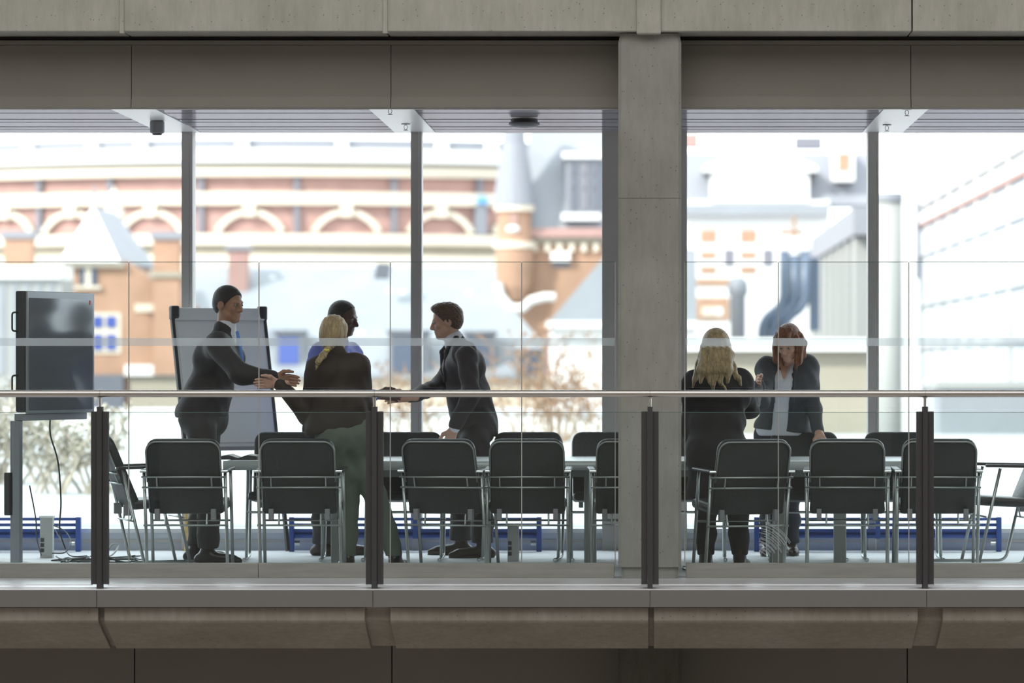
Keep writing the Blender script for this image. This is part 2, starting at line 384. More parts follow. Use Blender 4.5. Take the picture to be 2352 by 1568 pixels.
# windows
MUL = [432-524*3, 432-524*2, 432-524, 432, 957, None, 2005, 2529, 3053]
pier = (X(1383, S_WIN), X(1578, S_WIN))
cuts = []
for m in MUL:
    if m is None: cuts.append(pier)
    else: cuts.append((X(m, S_WIN)-0.038, X(m, S_WIN)+0.038))
zs = Z(1213, S_WIN)
struct(MB().box(pier[0], YW-0.06, 0, pier[1], YW+0.22, ZCEIL+0.01).build('wall_pier', 'mullion', bevel=0.004), 'grey metal clad pier between windows', 'pier')
for i in range(len(cuts)-1):
    x0, x1 = cuts[i][1], cuts[i+1][0]
    w = empty_struct('window_%d' % (i+1), 'tall office window bay', 'window')
    MB().box(x0, YW+0.03, zs, x1, YW+0.045, ZCEIL+0.01).build('glass_pane', 'window_glass', w)
    MB().box(x0, YW-0.02, zs-0.03, x1, YW+0.09, zs).build('sill_rail', 'mullion_light', w)
    MB().box(x0, YW-0.01, 0, x1, YW+0.10, zs-0.03).build('upstand', 'sill', w)
    MB().box(x0, YW-0.02, 0.055, x1, YW-0.01, 0.075).build('upstand_rail', 'mullion', w)
    if MUL[i+1]:
        xm = cuts[i+1]
        MB().box(xm[0], YW-0.06, 0, xm[0]+0.052, YW+0.14, ZCEIL+0.01).build('mullion', 'mullion', w)
        MB().box(xm[0]+0.052, YW-0.05, 0, xm[0]+0.060, YW+0.14, ZCEIL+0.01).build('mullion_groove', 'mullion_light', w)
        MB().box(xm[0]+0.060, YW-0.06, 0, xm[1], YW+0.14, ZCEIL+0.01).build('mullion', 'mullion', w)
# end walls of the office, outer wall around the window band
struct(MB().box(XL-0.2, YK, -0.1, XL, YW+0.2, ZCEIL+0.03).build('wall_left', 'wall_white'), 'white end wall', 'wall')
struct(MB().box(XR, YK, -0.1, XR+0.2, YW+0.2, ZCEIL+0.03).build('wall_right', 'wall_white'), 'white end wall', 'wall')
struct(MB().box(-16, YW+0.05, -9, 15, YW+0.3, -0.1).build('wall_outer_lower', 'atrium_wall'), 'outer wall below the windows', 'wall')
struct(MB().box(-16, YW+0.05, ZCEIL+0.01, 15, YW+0.3, 9.2).build('wall_outer_upper', 'atrium_wall'), 'outer wall above the windows', 'wall')
# the atrium the picture is taken across
for nm, b in (('wall_atrium_back', (-16, -4.2, -9, 15, -4, 9)), ('wall_atrium_left', (-16.2, -4, -9, -16, YW+0.05, 9)), ('wall_atrium_right', (15, -4, -9, 15.2, YW+0.05, 9)),
              ('wall_office_left', (-16, YK, -9, XL-0.2, YK+0.2, 9)), ('wall_office_right', (XR+0.2, YK, -9, 15, YK+0.2, 9)), ('wall_office_lower', (XL-0.2, YH+0.41, -9, XR+0.2, YH+0.6, zl+2.0)), ('wall_office_upper', (XL-0.2, YB+0.1, 5.6, XR+0.2, YB+0.3, 9))):
    struct(MB().box(*b).build(nm, 'atrium_wall'), 'plain atrium wall', 'wall')
struct(MB().box(-16, -4, -9.2, 15, YW+0.05, -9).build('atrium_floor', 'atrium_floor'), 'atrium floor far below', 'floor')
struct(MB().box(-16, -4.2, 9.0, 15, YW+0.3, 9.2).build('atrium_roof', 'wall_white'), 'atrium roof', 'roof')
struct(MB().box(XL, YH+0.21, zl-0.2, XR, YW, zl).build('floor_lower', 'atrium_floor'), 'floor of the storey below', 'floor')

# ---------------------------------------------------------------- balustrade
bal = thing('balustrade', 'glass balustrade with steel handrail and dark posts along the walkway', 'balustrade', (X(1176, S_DECK), Y0+0.12, 0))
ox, oy = bal.location.x, bal.location.y
yp = Y(S_DECK)-oy+0.08
zr = Z(904, S_DECK)
for a, b in zip(POSTS[:-1], POSTS[1:]):
    x0, x1 = X(a, S_DECK)-ox, X(b, S_DECK)-ox
    MB().tube([(x0+0.0008, yp, zr), (x1-0.0008, yp, zr)], 0.0205, 20).build('handrail_length', 'steel', bal, smooth=False)
    g = MB().box(x0+0.045, yp+0.004, 0.025, x1-0.045, yp+0.016, Z(948, S_DECK)).build('glass_pane', 'balustrade_glass', bal)
    MB().box(x0+0.045, yp+0.004, Z(948, S_DECK), x1-0.045, yp+0.016, Z(948, S_DECK)+0.003).build('top_edge', 'glass_edge', g)
    MB().box(x0+0.045, yp+0.002, 0.020, x1-0.045, yp+0.018, 0.026).build('bottom_edge', 'glint_white', g)  # bright line of light in the pane's lower edge, painted white
    if a == 1493:      # dried wipe marks on this pane
        mb = MB(); rnd = random.Random(3)
        for k in range(16):
            r0 = 0.10+0.010*k+rnd.uniform(-.004, .004); t0 = rnd.uniform(0.5, 0.75); t1 = t0+rnd.uniform(0.5, 0.8); cx_, cz_ = X(1735, S_DECK)-ox, Z(1310, S_DECK)
            pts = [(cx_+r0*1.0*math.cos(t0+(t1-t0)*q/8), yp+0.003, cz_+r0*1.15*math.sin(t0+(t1-t0)*q/8)) for q in range(9)]
            mb.tube(pts, 0.0019, 4)
        mb.build('wipe_marks', 'frost', g, label='pale curved wipe marks on the glass')
for a in POSTS[1:-1]:
    x = X(a, S_DECK)-ox
    p = MB().box(x-0.015, yp-0.035, -0.004, x+0.015, yp+0.05, Z(934, S_DECK)).build('post', 'post_metal', bal, bevel=0.002)
    for q in (-1, 1):
        MB().box(x+(0.0155 if q > 0 else -0.0505), yp-0.016, Z(1343, S_DECK), x+(0.0505 if q > 0 else -0.0155), yp+0.028, Z(945, S_DECK)).build('clamp_plate', 'post_metal', p, bevel=0.002)
    MB().tube([(x, yp, Z(936, S_DECK)), (x, yp, zr-0.012)], 0.0085, 10).build('rail_rod', 'steel', p)
    MB().box(x-0.012, yp-0.012, zr-0.026, x+0.012, yp+0.012, zr-0.019).build('saddle', 'steel', p)
    MB().tube([(x-0.0012, yp, zr), (x+0.0012, yp, zr)], 0.0195, 20).build('rail_joint', 'post_metal', bal)
# ================================================================ OUTSIDE
mat('brick_pink', (0.300, 0.183, 0.159), 0.9, noise=0.10, nscale=0.8)
mat('brick_orange', (0.282, 0.171, 0.114), 0.9, noise=0.10, nscale=1.2)
mat('brick_rose', (0.276, 0.174, 0.156), 0.9, noise=0.08, nscale=1.2)
mat('stone_cream', (0.468, 0.426, 0.348), 0.9, noise=0.05, nscale=0.5)
mat('stone_white', (0.552, 0.552, 0.540), 0.9)
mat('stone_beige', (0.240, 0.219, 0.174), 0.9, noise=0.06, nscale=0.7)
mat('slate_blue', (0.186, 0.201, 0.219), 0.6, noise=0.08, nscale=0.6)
mat('slate_dark', (0.084, 0.093, 0.114), 0.6, noise=0.08, nscale=0.6)
mat('lead_grey', (0.165, 0.174, 0.195), 0.6)
mat('pipe_grey', (0.125, 0.125, 0.145), 0.6)
mat('duct_blue', (0.072, 0.102, 0.150), 0.4)
mat('window_blue', (0.042, 0.072, 0.252), 0.2)
mat('window_dark', (0.054, 0.072, 0.108), 0.25)
mat('terrace', (0.300, 0.306, 0.312), 0.9, noise=0.05, nscale=0.3)
mat('street', (0.372, 0.372, 0.372), 0.9)
mat('copper_blue', (0.090, 0.252, 0.450), 0.6)
mat('twig', (0.252, 0.162, 0.096), 0.9)
mat('twig_pale', (0.330, 0.294, 0.240), 0.9)
mat('leaf_pale', (0.300, 0.282, 0.228), 0.8)
mat('leaf_rust', (0.228, 0.132, 0.078), 0.8)
mat('fin_pale', (0.235, 0.24, 0.232), 0.6)
mat('haze_grey', (0.40, 0.41, 0.43), 0.8)  # pale wash of haze put into the floor band colour
mat('curtain_wall', (0.40, 0.43, 0.46), 0.8, 0, 0.1)

struct(MB().box(-40, YW+0.3, -0.5, 30, 78, -0.16).build('terrace', 'terrace'), 'pale roof terrace outside the windows', 'terrace')
struct(MB().box(-300, 78, -4.5, 300, 700, -4).build('ground', 'street'), 'pale ground beyond the terrace', 'ground')

def part(root, mb, name, m, parent=None, **k):
    L = root.location
    mb.v = [v-L for v in mb.v]
    return mb.build(name, m, parent or root, **k)
def R(px0, py0, px1, py1, s, d, back=0.0):     # a box whose front stands at scale s
    y = Y(s)+back
    return MB().box(X(px0, s), y, Z(py1, s), X(px1, s), y+d, Z(py0, s))

# ---- the curved red hall
SR = 40.0; RR = 30.0; cxr = X(610, SR); cyr = Y(SR)+RR
hall = thing('round_hall', 'curved red brick hall with cream bands and arches, far behind the slate roofs', 'building', (cxr, Y(SR), -4))
def cband(r0, r1, za, zb2, t0=-0.72, t1=0.72, n=36):
    mb = MB()
    for i in range(n+1):
        t = t0+(t1-t0)*i/n
        for r in (RR+r0, RR+r1):
            for z in (za, zb2): mb.v.append(Vector((cxr+r*math.sin(t), cyr-r*math.cos(t), z)))
    for i in range(n):
        a = i*4; b = a+4
        mb.f += [(a+2, a+3, b+3, b+2), (a, b, b+1, a+1), (a+1, b+1, b+3, a+3), (a, a+2, b+2, b)]
    mb.f += [(0, 1, 3, 2), (n*4, n*4+2, n*4+3, n*4+1)]
    return mb
def zr_(py): return Z(py, SR)
part(hall, cband(-1.2, 0, -4, zr_(320)), 'wall', 'brick_pink')
for nm, pa, pb, dr, mm in (('parapet', 318, 345, 0.05, 'lead_grey'), ('cornice', 343, 373, 0.9, 'stone_white'), ('painted_shade', 373, 383, 0.1, 'stone_beige'), ('band', 381, 405, 0.55, 'stone_cream'),  # beige strips paint the shadow lines below cornice and band
                       ('band', 441, 470, 0.45, 'stone_cream'), ('band', 537, 562, 0.5, 'stone_cream'), ('painted_shade', 562, 586, 0.15, 'stone_beige'), ('band', 586, 640, 0.6, 'stone_cream')):
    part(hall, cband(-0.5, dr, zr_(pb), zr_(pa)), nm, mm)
def on_hall(px):
    q = max(-0.97, min(0.97, (X(px, SR)-cxr)/RR*1.02)); return math.asin(q)
def tangent_box(t, hw, za, zb2, r0, r1):
    c = Vector((cxr+(RR+(r0+r1)/2)*math.sin(t), cyr-(RR+(r0+r1)/2)*math.cos(t), (za+zb2)/2))
    return MB().obox(c, (hw*math.cos(t), hw*math.sin(t), 0), (math.sin(t)*(r1-r0)/2, -math.cos(t)*(r1-r0)/2, 0), (0, 0, (zb2-za)/2))
for px in (85, 255, 465, 680, 895, 1085):
    part(hall, tangent_box(on_hall(px), 0.17, zr_(535), zr_(405), 0, 0.3), 'pilaster', 'pipe_grey')
for px in (-60, 60, 215, 330, 560, 780, 1000, 1110):
    part(hall, tangent_box(on_hall(px), 0.32, zr_(350), zr_(316), 0.0, 0.5), 'pedestal', 'stone_white')
for px in (-170, 5, 165, 352, 575, 790, 998, 1180):
    t = on_hall(px); c = Vector((cxr+(RR+0.12)*math.sin(t), cyr-(RR+0.12)*math.cos(t), 0)); ex = Vector((math.cos(t), math.sin(t), 0)); ey = Vector((math.sin(t), -math.cos(t), 0))
    zc_ = zr_(568); ro, ri = 2.22, 1.86; mb = MB(); n = 14
    for i in range(n+1):
        a = math.radians(26+128*i/n)
        for r in (ri, ro):
            for d in (-0.1, 0.2): mb.v.append(c+ex*(r*math.cos(a)*1.02)+Vector((0, 0, zc_+r*math.sin(a)))+ey*d)
    for i in range(n):
        a = i*4; b = a+4; mb.f += [(a+1, b+1, b+3, a+3), (a, a+2, b+2, b), (a+2, a+3, b+3, b+2), (a, b, b+1, a+1)]
    part(hall, mb, 'arch', 'stone_cream')
    part(hall, tangent_box(t, 0.33, zr_(498), zr_(468), 0, 0.5), 'keystone', 'stone_cream')
part(hall, tangent_box(on_hall(1085), 0.32, zr_(536), zr_(468), 0.0, 0.55), 'downpipe', 'lead_grey')
part(hall, tangent_box(on_hall(1085), 0.28, zr_(465), zr_(448), 0.2, 0.75), 'hopper', 'copper_blue')
part(hall, MB().lathe((cxr, cyr, 0), [(RR*0.86, zr_(330)), (RR*0.8, zr_(318)), (0.5, zr_(300)-1.0)], 40), 'roof', 'lead_grey')

# ---- gabled brick house at the left
S1 = 62.0; y1 = Y(S1)
h1 = thing('gabled_house', 'orange brick house with steep white gable roof seen behind the wall screen', 'building', (X(240, S1), y1, -4))
part(h1, MB().prism([(X(145, S1), -4), (X(420, S1), -4), (X(420, S1), Z(700, S1)), (X(290, S1), Z(600, S1)), (X(145, S1), Z(600, S1))], y1, y1+5), 'wall', 'brick_orange')
V_ = Vector
apex = Vector((X(205, S1), y1+1.0, Z(470, S1))); e0 = Vector((X(140, S1), y1-0.4, Z(601, S1))); e1 = Vector((X(278, S1), y1-0.4, Z(601, S1)))
e2 = Vector((X(330, S1), y1+4, Z(610, S1))); e3 = Vector((X(150, S1), y1+4, Z(601, S1))); ap2 = Vector((X(232, S1), y1+4.2, Z(480, S1)))
part(h1, MB().add([e0, e1, apex, e3, ap2], [(0, 1, 2), (3, 0, 2, 4), (0, 3, 4, 1), (1, 4, 2)]), 'roof', 'stone_white'); part(h1, MB().add([e1+V_((.02, 0, 0)), e2, ap2, apex+V_((.02, 0, 0)), e1+V_((.02, .3, -.1)), e2+V_((0, .3, -.1))], [(0, 1, 2, 3), (0, 4, 5, 1), (4, 3, 2, 5), (0, 3, 4), (1, 5, 2)]), 'painted_shade_slope', 'slate_blue', label='right hand roof slope with its shade painted blue grey')  # slate blue paints the shade on the slope turned from the sun
part(h1, MB().lathe((X(207, S1), y1+1.2, 0), [(0.08, Z(480, S1)), (0.05, Z(430, S1)), (0.02, Z(420, S1))], 8), 'finial', 'lead_grey')
part(h1, R(150, 601, 285, 614, S1, 0.2, -0.2), 'eaves_band', 'stone_cream')
for px in (183, 208):
    w = part(h1, R(px, 612, px+15, 655, S1, 0.1, -0.06), 'window', 'window_dark')
part(h1, R(196, 612, 210, 658, S1, 0.12, -0.08), 'window_mullion', 'stone_cream'); part(h1, R(172, 656, 232, 664, S1, 0.2, -0.15), 'window_sill', 'stone_cream')
part(h1, R(205, 718, 278, 812, S1, 0.05, -0.04), 'window_surround', 'stone_cream')
for px in (214, 245):
    for a, b in ((726, 752), (768, 803)): part(h1, R(px, a, px+22, b, S1, 0.06, -0.09), 'window_pane', 'window_blue')
for px, a, b in ((300, 655, 700), (370, 700, 705)): pass
part(h1, R(310, 698, 345, 716, S1, 0.1, -0.06), 'stone_block', 'stone_cream'); part(h1, R(335, 698, 398, 716, S1, 0.3, -0.3), 'string_course', 'stone_cream')
ch = part(h1, R(338, 545, 398, 860, 63, 0.8, 1.7), 'chimney', 'brick_orange'); part(h1, R(332, 528, 404, 546, 63, 1.0, 1.6), 'chimney_cap', 'lead_grey', ch); part(h1, R(330, 622, 404, 634, 63, 1.0, 1.6), 'chimney_collar', 'stone_beige', ch)
sp = thing('spire_turret', 'small cream turret with pointed cap beside the white gable', 'turret', (X(262, 55), Y(55), -4))
part(sp, MB().lathe((X(262, 55), Y(55), 0), [(0.42, -4), (0.42, Z(500, 55)), (0.5, Z(498, 55)), (0.03, Z(428, 55))], 8), 'tower', 'stone_cream')
gl = thing('grey_outbuilding', 'grey glazed outbuilding at the left picture edge', 'building', (X(60, 66), Y(66), -4))
part(gl, R(-300, 640, 140, 1060, 66, 3), 'wall', 'fin_pale'); part(gl, R(-300, 610, 140, 640, 66, 3, -0.2), 'roof', 'stone_white')
ch = part(gl, R(2, 545, 66, 640, 66, 0.8, 0.6), 'chimney', 'brick_orange'); part(gl, R(-4, 530, 70, 546, 66, 1.0, 0.5), 'chimney_cap', 'lead_grey', ch)
for px in (0, 28, 56, 84, 112): part(gl, R(px, 650, px+12, 860, 66, 0.1, -0.05), 'window', 'slate_blue')

# ---- long slate roof in the middle
S2, S2b = 62.0, 58.5
h2 = thing('slate_roofed_house', 'long low house with broad blue grey slate roof behind the standing people', 'building', (X(800, S2), Y(S2), -4))
ya, yb2 = Y(S2), Y(S2b)
part(h2, MB().hexa([(X(425, S2), ya, Z(868, S2)), (X(1252, S2), ya, Z(868, S2)), (X(1252, S2b), yb2, Z(625, S2b)), (X(425, S2b), yb2, Z(625, S2b)), (X(425, S2), ya, Z(866, S2)+0.1), (X(1252, S2), ya, Z(866, S2)+0.1), (X(1252, S2b), yb2, Z(625, S2b)+0.2), (X(425, S2b), yb2, Z(625, S2b)+0.2)]), 'roof', 'slate_blue')
ch = part(h2, R(524, 572, 568, 720, 59.3, 0.9), 'chimney', 'brick_rose'); part(h2, R(518, 562, 572, 574, 59.3, 1.1, -0.1), 'chimney_cap', 'lead_grey', ch)
part(h2, R(425, 606, 1146, 630, S2b, 0.5, 0.1), 'ridge', 'stone_white')
part(h2, R(428, 868, 1250, 1090, S2, 5, 0.3), 'wall', 'stone_cream')
part(h1, R(290, 838, 422, 862, S2, 0.6, -0.5), 'gutter', 'stone_white'); part(h1, R(300, 864, 418, 945, S2, 0.2, -0.3), 'wall_bay', 'stone_beige')
part(h1, R(212, 860, 286, 945, S2, 0.3, -0.3), 'dark_bay', 'slate_dark')
def roof_pt(py):   # depth and scale on the slope
    t = (868-py)/(868-625); y = ya+(yb2-ya)*t; return y
for px0, px1, a, b, mm in ((640, 686, 766, 842, 'window_blue'), (900, 972, 766, 862, 'window_dark'), (1074, 1126, 768, 850, 'window_dark'), (1190, 1236, 808, 864, 'window_dark')):
    y = roof_pt(b)-0.15; s_ = F_PX/y
    d = part(h2, MB().box(X(px0-8, s_), y, Z(b, s_), X(px1+8, s_), y+2.0, Z(a, s_)), 'dormer', 'lead_grey')
    part(h2, MB().box(X(px0, s_), y-0.05, Z(b-6, s_), X(px1, s_), y, Z(a+10, s_)), 'window_pane', mm, d)
    part(h2, MB().box(X(px0-12, s_), y-0.15, Z(a, s_), X(px1+12, s_), y+2.0, Z(a-8, s_)), 'dormer_roof', 'slate_dark', d)
for px, py in ((625, 642), (895, 672), (925, 675), (1078, 676), (1222, 735), (830, 770)):
    y = roof_pt(py)-0.25; s_ = F_PX/y; part(h2, MB().ball((X(px, s_), y, Z(py, s_)), 0.16), 'roof_vent', 'stone_white')
part(h2, MB().prism([(X(858, 60), Z(640, 60)), (X(892, 60), Z(640, 60)), (X(896, 60), Z(606, 60)), (X(866, 60), Z(604, 60))], Y(60), Y(60)+0.6), 'vent_cowl', 'slate_dark')
for px in (640, 1090):
    a_ = Vector((X(px, 60), roof_pt(650)-0.1, Z(650, 60))); b_ = Vector((X(px+45, 61.5), roof_pt(800)-0.1, Z(800, 61.5)))
    part(h2, MB().bar(a_, b_, 0.12, 0.08), 'roof_seam', 'lead_grey')

# ---- turreted house right of the middle
S3 = 64.5; y3 = Y(S3)
h3 = thing('turreted_house', 'brick house with cone roofed corner turret and pale mansard roof', 'building', (X(1280, S3), y3, -4))
part(h3, MB().prism([(X(1150, S3), Z(600, S3)), (X(1150, S3), Z(528, S3)), (X(1460, S3), Z(528, S3)), (X(1460, S3), Z(540, S3)), (X(1300, S3), Z(700, S3)), (X(1240, S3), Z(780, S3)), (X(1170, S3), Z(700, S3))], y3, y3+1.5), 'wall', 'brick_orange')
part(h3, MB().hexa([(X(1195, S3), y3, Z(528, S3)), (X(1520, S3), y3, Z(528, S3)), (X(1520, S3), y3+5, Z(528, S3)), (X(1195, S3), y3+5, Z(528, S3)),
                    (X(1215, S3), y3+1.8, Z(280, S3)), (X(1520, S3), y3+1.8, Z(280, S3)), (X(1520, S3), y3+4, Z(280, S3)), (X(1215, S3), y3+4, Z(280, S3))]), 'mansard_roof', 'slate_blue')
part(h3, R(1262, 560, 1500, 1100, S3, 2, 1.5), 'lower_wall', 'brick_rose'); part(h3, R(1200, 524, 1520, 545, S3, 0.6, -0.35), 'gutter', 'brick_rose'); part(h3, R(1200, 545, 1520, 558, S3, 0.3, -0.2), 'cornice', 'stone_beige')
for k in range(9): part(h3, R(1222+k*28, 558, 1236+k*28, 578, S3, 0.2, -0.15), 'dentil', 'stone_cream')
part(h3, R(1265, 578, 1310, 600, S3, 0.3, -0.25), 'window_hood', 'stone_white'); part(h3, R(1270, 600, 1308, 614, S3, 0.1, -0.05), 'window', 'pipe_grey')
dm = part(h3, R(1300, 362, 1378, 490, S3, 2.0, -0.1), 'dormer', 'lead_grey')
for px in (1310, 1334, 1357):
    for a, b in ((374, 400), (404, 432), (436, 482)): part(h3, R(px, a, px+16, b, S3, 0.05, -0.16), 'window_pane', 'slate_dark' if px != 1334 else 'pipe_grey', dm)
part(h3, R(1292, 350, 1384, 364, S3, 2.0, -0.3), 'dormer_cap', 'stone_white', dm); part(h3, R(1290, 490, 1380, 506, S3, 0.5, -0.3), 'dormer_sill', 'stone_white', dm)
cT = (X(1182, S3), y3-0.3, 0)
part(h3, MB().lathe(cT, [(0.1, Z(700, S3)), (0.4, Z(690, S3)), (0.6, Z(660, S3)), (0.68, Z(610, S3)), (0.68, Z(580, S3)), (0.60, Z(545, S3)), (0.60, Z(485, S3)), (0.66, Z(480, S3)), (0.66, Z(472, S3))], 20), 'turret_wall', 'brick_orange')
part(h3, MB().lathe(cT, [(0.74, Z(571, S3)), (0.74, Z(556, S3))], 20), 'turret_band', 'stone_cream'); part(h3, MB().lathe(cT, [(0.72, Z(486, S3)), (0.72, Z(472, S3))], 20), 'turret_band', 'stone_cream')
part(h3, MB().lathe(cT, [(0.76, Z(472, S3)), (0.74, Z(462, S3)), (0.42, Z(330, S3)), (0.36, Z(220, S3))], 16), 'turret_roof', 'lead_grey')
part(h3, MB().box(cT[0]-0.12, cT[1]-0.64, Z(520, S3), cT[0]+0.12, cT[1]-0.55, Z(492, S3)), 'turret_window', 'brick_rose')
part(h3, MB().ball((cT[0]-0.03, cT[1]-0.6, Z(528, S3)), (0.24, 0.15, 0.14)), 'turret_boss', 'stone_white')
gut = [(X(1142, 65), y3-0.9, Z(650, 65)), (X(1150, 65), y3-0.9, Z(680, 65)), (X(1172, 65), y3-0.9, Z(706, 65)), (X(1200, 65), y3-0.9, Z(708, 65)), (X(1220, 65), y3-0.9, Z(690, 65)), (X(1250, 65), y3-0.9, Z(682, 65)), (X(1275, 65), y3-0.9, Z(682, 65))]
part(h3, MB().tube(gut, 0.16, 8), 'white_gutter', 'stone_white')
sl = thing('slate_lean_to', 'pale slate roof slope below the turreted house beside the column', 'roof', (X(1340, 66), Y(66), -4))
part(sl, MB().prism([(X(1255, 66), Z(745, 66)), (X(1400, 66), Z(575, 66)), (X(1600, 66), Z(575, 66)), (X(1600, 66), Z(745, 66))], Y(66), Y(66)+1), 'roof', 'slate_blue')
part(sl, R(1255, 738, 1600, 752, 66, 0.5, -0.4), 'eaves', 'stone_white'); part(sl, R(1262, 750, 1600, 1120, 66, 1.0, 0.05), 'wall', 'stone_white')

# ---- pale house with pediment, right window
S4 = 44.0; y4 = Y(S4)
h4 = thing('pedimented_house', 'pale stone house with wide white pediment and orange brick chequers', 'building', (X(1740, S4), y4, -4))
part(h4, R(1480, 495, 1905, 1100, S4, 6), 'wall', 'stone_white')
part(h4, MB().hexa([(X(1480, S4), y4, Z(470, S4)), (X(2010, S4), y4, Z(470, S4)), (X(2010, S4), y4+5, Z(470, S4)), (X(1480, S4), y4+5, Z(470, S4)),
                    (X(1480, S4), y4+2, Z(346, S4)), (X(2010, S4), y4+2, Z(346, S4)), (X(2010, S4), y4+4, Z(346, S4)), (X(1480, S4), y4+4, Z(346, S4))]), 'mansard_roof', 'lead_grey')
part(h4, R(1560, 470, 1905, 495, S4, 6, -0.6), 'cornice', 'slate_blue'); part(h4, R(1560, 460, 1905, 470, S4, 6, -0.2), 'gutter', 'stone_white')
part(h4, R(1632, 390, 1858, 464, S4, 2.5, -0.3), 'pediment_base', 'stone_white')
part(h4, MB().prism([(X(1612, S4), Z(395, S4)), (X(1878, S4), Z(395, S4)), (X(1872, S4), Z(382, S4)), (X(1800, S4), Z(354, S4)), (X(1745, S4), Z(348, S4)), (X(1690, S4), Z(354, S4)), (X(1618, S4), Z(382, S4))], y4-0.6, y4+2), 'pediment', 'stone_white')
part(h4, R(1735, 362, 1757, 372, S4, 0.1, -0.66), 'vent', 'slate_blue')
dd = part(h4, R(1912, 346, 1962, 416, S4, 2.5, -0.2), 'dormer', 'stone_white'); part(h4, R(1925, 352, 1950, 392, S4, 0.1, -0.3), 'dormer_panel', 'brick_orange', dd)
chs = part(h4, R(1830, 308, 1894, 336, S4, 1.5, 2.2), 'chimney', 'pipe_grey'); part(h4, R(1570, 300, 1606, 332, S4, 1.5, 2.2), 'chimney', 'brick_rose')
for px in (1608, 1700):
    for a, b in ((528, 556), (577, 594), (611, 628)): part(h4, R(px, a, px+37, b, S4, 0.1, -0.07), 'brick_panel', 'brick_orange')
for px in (1570, 1663, 1752): part(h4, R(px, 572, px+24, 612, S4, 0.1, -0.05), 'window', 'pipe_grey')
for a, b in ((640, 656), (683, 735)): part(h4, R(1480, a, 1690 if a == 640 else 1674, b, S4, 0.1, -0.1), 'brick_course', 'brick_orange')
part(h4, R(1625, 706, 1660, 724, S4, 0.1, -0.15), 'stone_inset', 'stone_white'); part(h4, R(1480, 770, 1600, 900, S4, 0.1, -0.1), 'brick_base', 'brick_rose')
part(h4, R(1612, 705, 1640, 725, S4, 0.1, -0.2), 'vent_panel', 'stone_cream')
# duct cluster
S5 = 62.0
dct = thing('duct_cluster', 'cluster of blue grey steel ducts bending sideways above the beige wall', 'ducts', (X(1835, S5), Y(S5), -4))
for px, top in ((1802, 570), (1826, 580), (1850, 570)):
    pts = arc_pts([(X(px, S5), Y(S5), Z(top, S5)), (X(px, S5), Y(S5), Z(700, S5)), (X(px-50, S5), Y(S5), Z(735, S5)), (X(px-60, S5), Y(S5)+0.6, -4)], 0.5)
    part(dct, MB().tube(pts, 0.19, 12), 'duct', 'duct_blue', smooth=True)
    part(dct, MB().lathe((X(px, S5), Y(S5), 0), [(0.21, Z(top+6, S5)), (0.24, Z(top-14, S5)), (0.10, Z(top-26, S5))], 12), 'duct_cap', 'stone_white')
part(dct, R(1860, 590, 1884, 760, S5, 0.6, 0.4), 'duct_box', 'duct_blue')
part(dct, MB().tube([(X(1826, S5), Y(S5)+1, Z(600, S5)), (X(1826, S5), Y(S5)+1, Z(492, S5))], 0.06, 6), 'flue_pole', 'twig')
part(dct, R(1794, 526, 1848, 536, S5, 0.3, 1.2), 'flue_panel', 'brick_orange')
ven = thing('roof_ventilator', 'round grey roof ventilator left of the ducts', 'ventilator', (X(1695, 64), Y(64), -4))
part(ven, MB().lathe((X(1695, 64), Y(64), 0), [(0.28, Z(860, 64)), (0.28, Z(680, 64)), (0.36, Z(675, 64)), (0.36, Z(650, 64)), (0.2, Z(636, 64))], 14), 'drum', 'lead_grey', smooth=True)
# receding grey building with pale fins
xw = X(1868, 44.5)
h5 = thing('finned_building', 'grey building with pale vertical fins receding behind the right mullion', 'building', (xw, 170, -4))
part(h5, MB().box(xw, 151, -4, xw+0.6, 194, Z(590, 44.5)), 'wall', 'pipe_grey'); part(h5, MB().box(xw-0.5, 149, Z(610, 44.5), xw+0.6, 194, Z(562, 44.5)), 'parapet', 'lead_grey')
for k in range(8): part(h5, MB().box(xw-0.4, 150+k*5.6, -4, xw+0.2, 152.6+k*5.6, Z(612, 44.5)), 'fin', 'fin_pale')
flu = thing('round_flue', 'tall ribbed pale metal flue right of the last mullion', 'flue', (X(2044, 82), Y(82), -4))
part(flu, MB().lathe((X(2044, 82), Y(82), 0), [(0.36, -4), (0.36, Z(455, 82))], 20), 'shaft', 'fin_pale', smooth=True); part(flu, MB().lathe((X(2044, 82), Y(82), 0), [(0.42, Z(462, 82)), (0.42, Z(443, 82))], 20), 'cap', 'lead_grey')
part(flu, R(2018, 450, 2072, 1000, 80, 0.6, 0.3), 'casing', 'pipe_grey')
mst = tag(R(2076, 300, 2104, 1060, 84, 0.4).build('white_mast', 'stone_white'), 'thick white vertical mast beside the ribbed flue', 'mast')
pol = thing('thin_pole', 'thin grey pole right of the white mast', 'pole', (X(2108, 90), Y(90), -4))
part(pol, R(2104, 290, 2112, 385, 90, 0.06), 'upper_length', 'pipe_grey'); part(pol, R(2104, 452, 2112, 640, 90, 0.06), 'middle_length', 'pipe_grey'); part(pol, R(2106, 280, 2110, 1100, 90, 0.04, 0.01), 'core', 'stone_white')
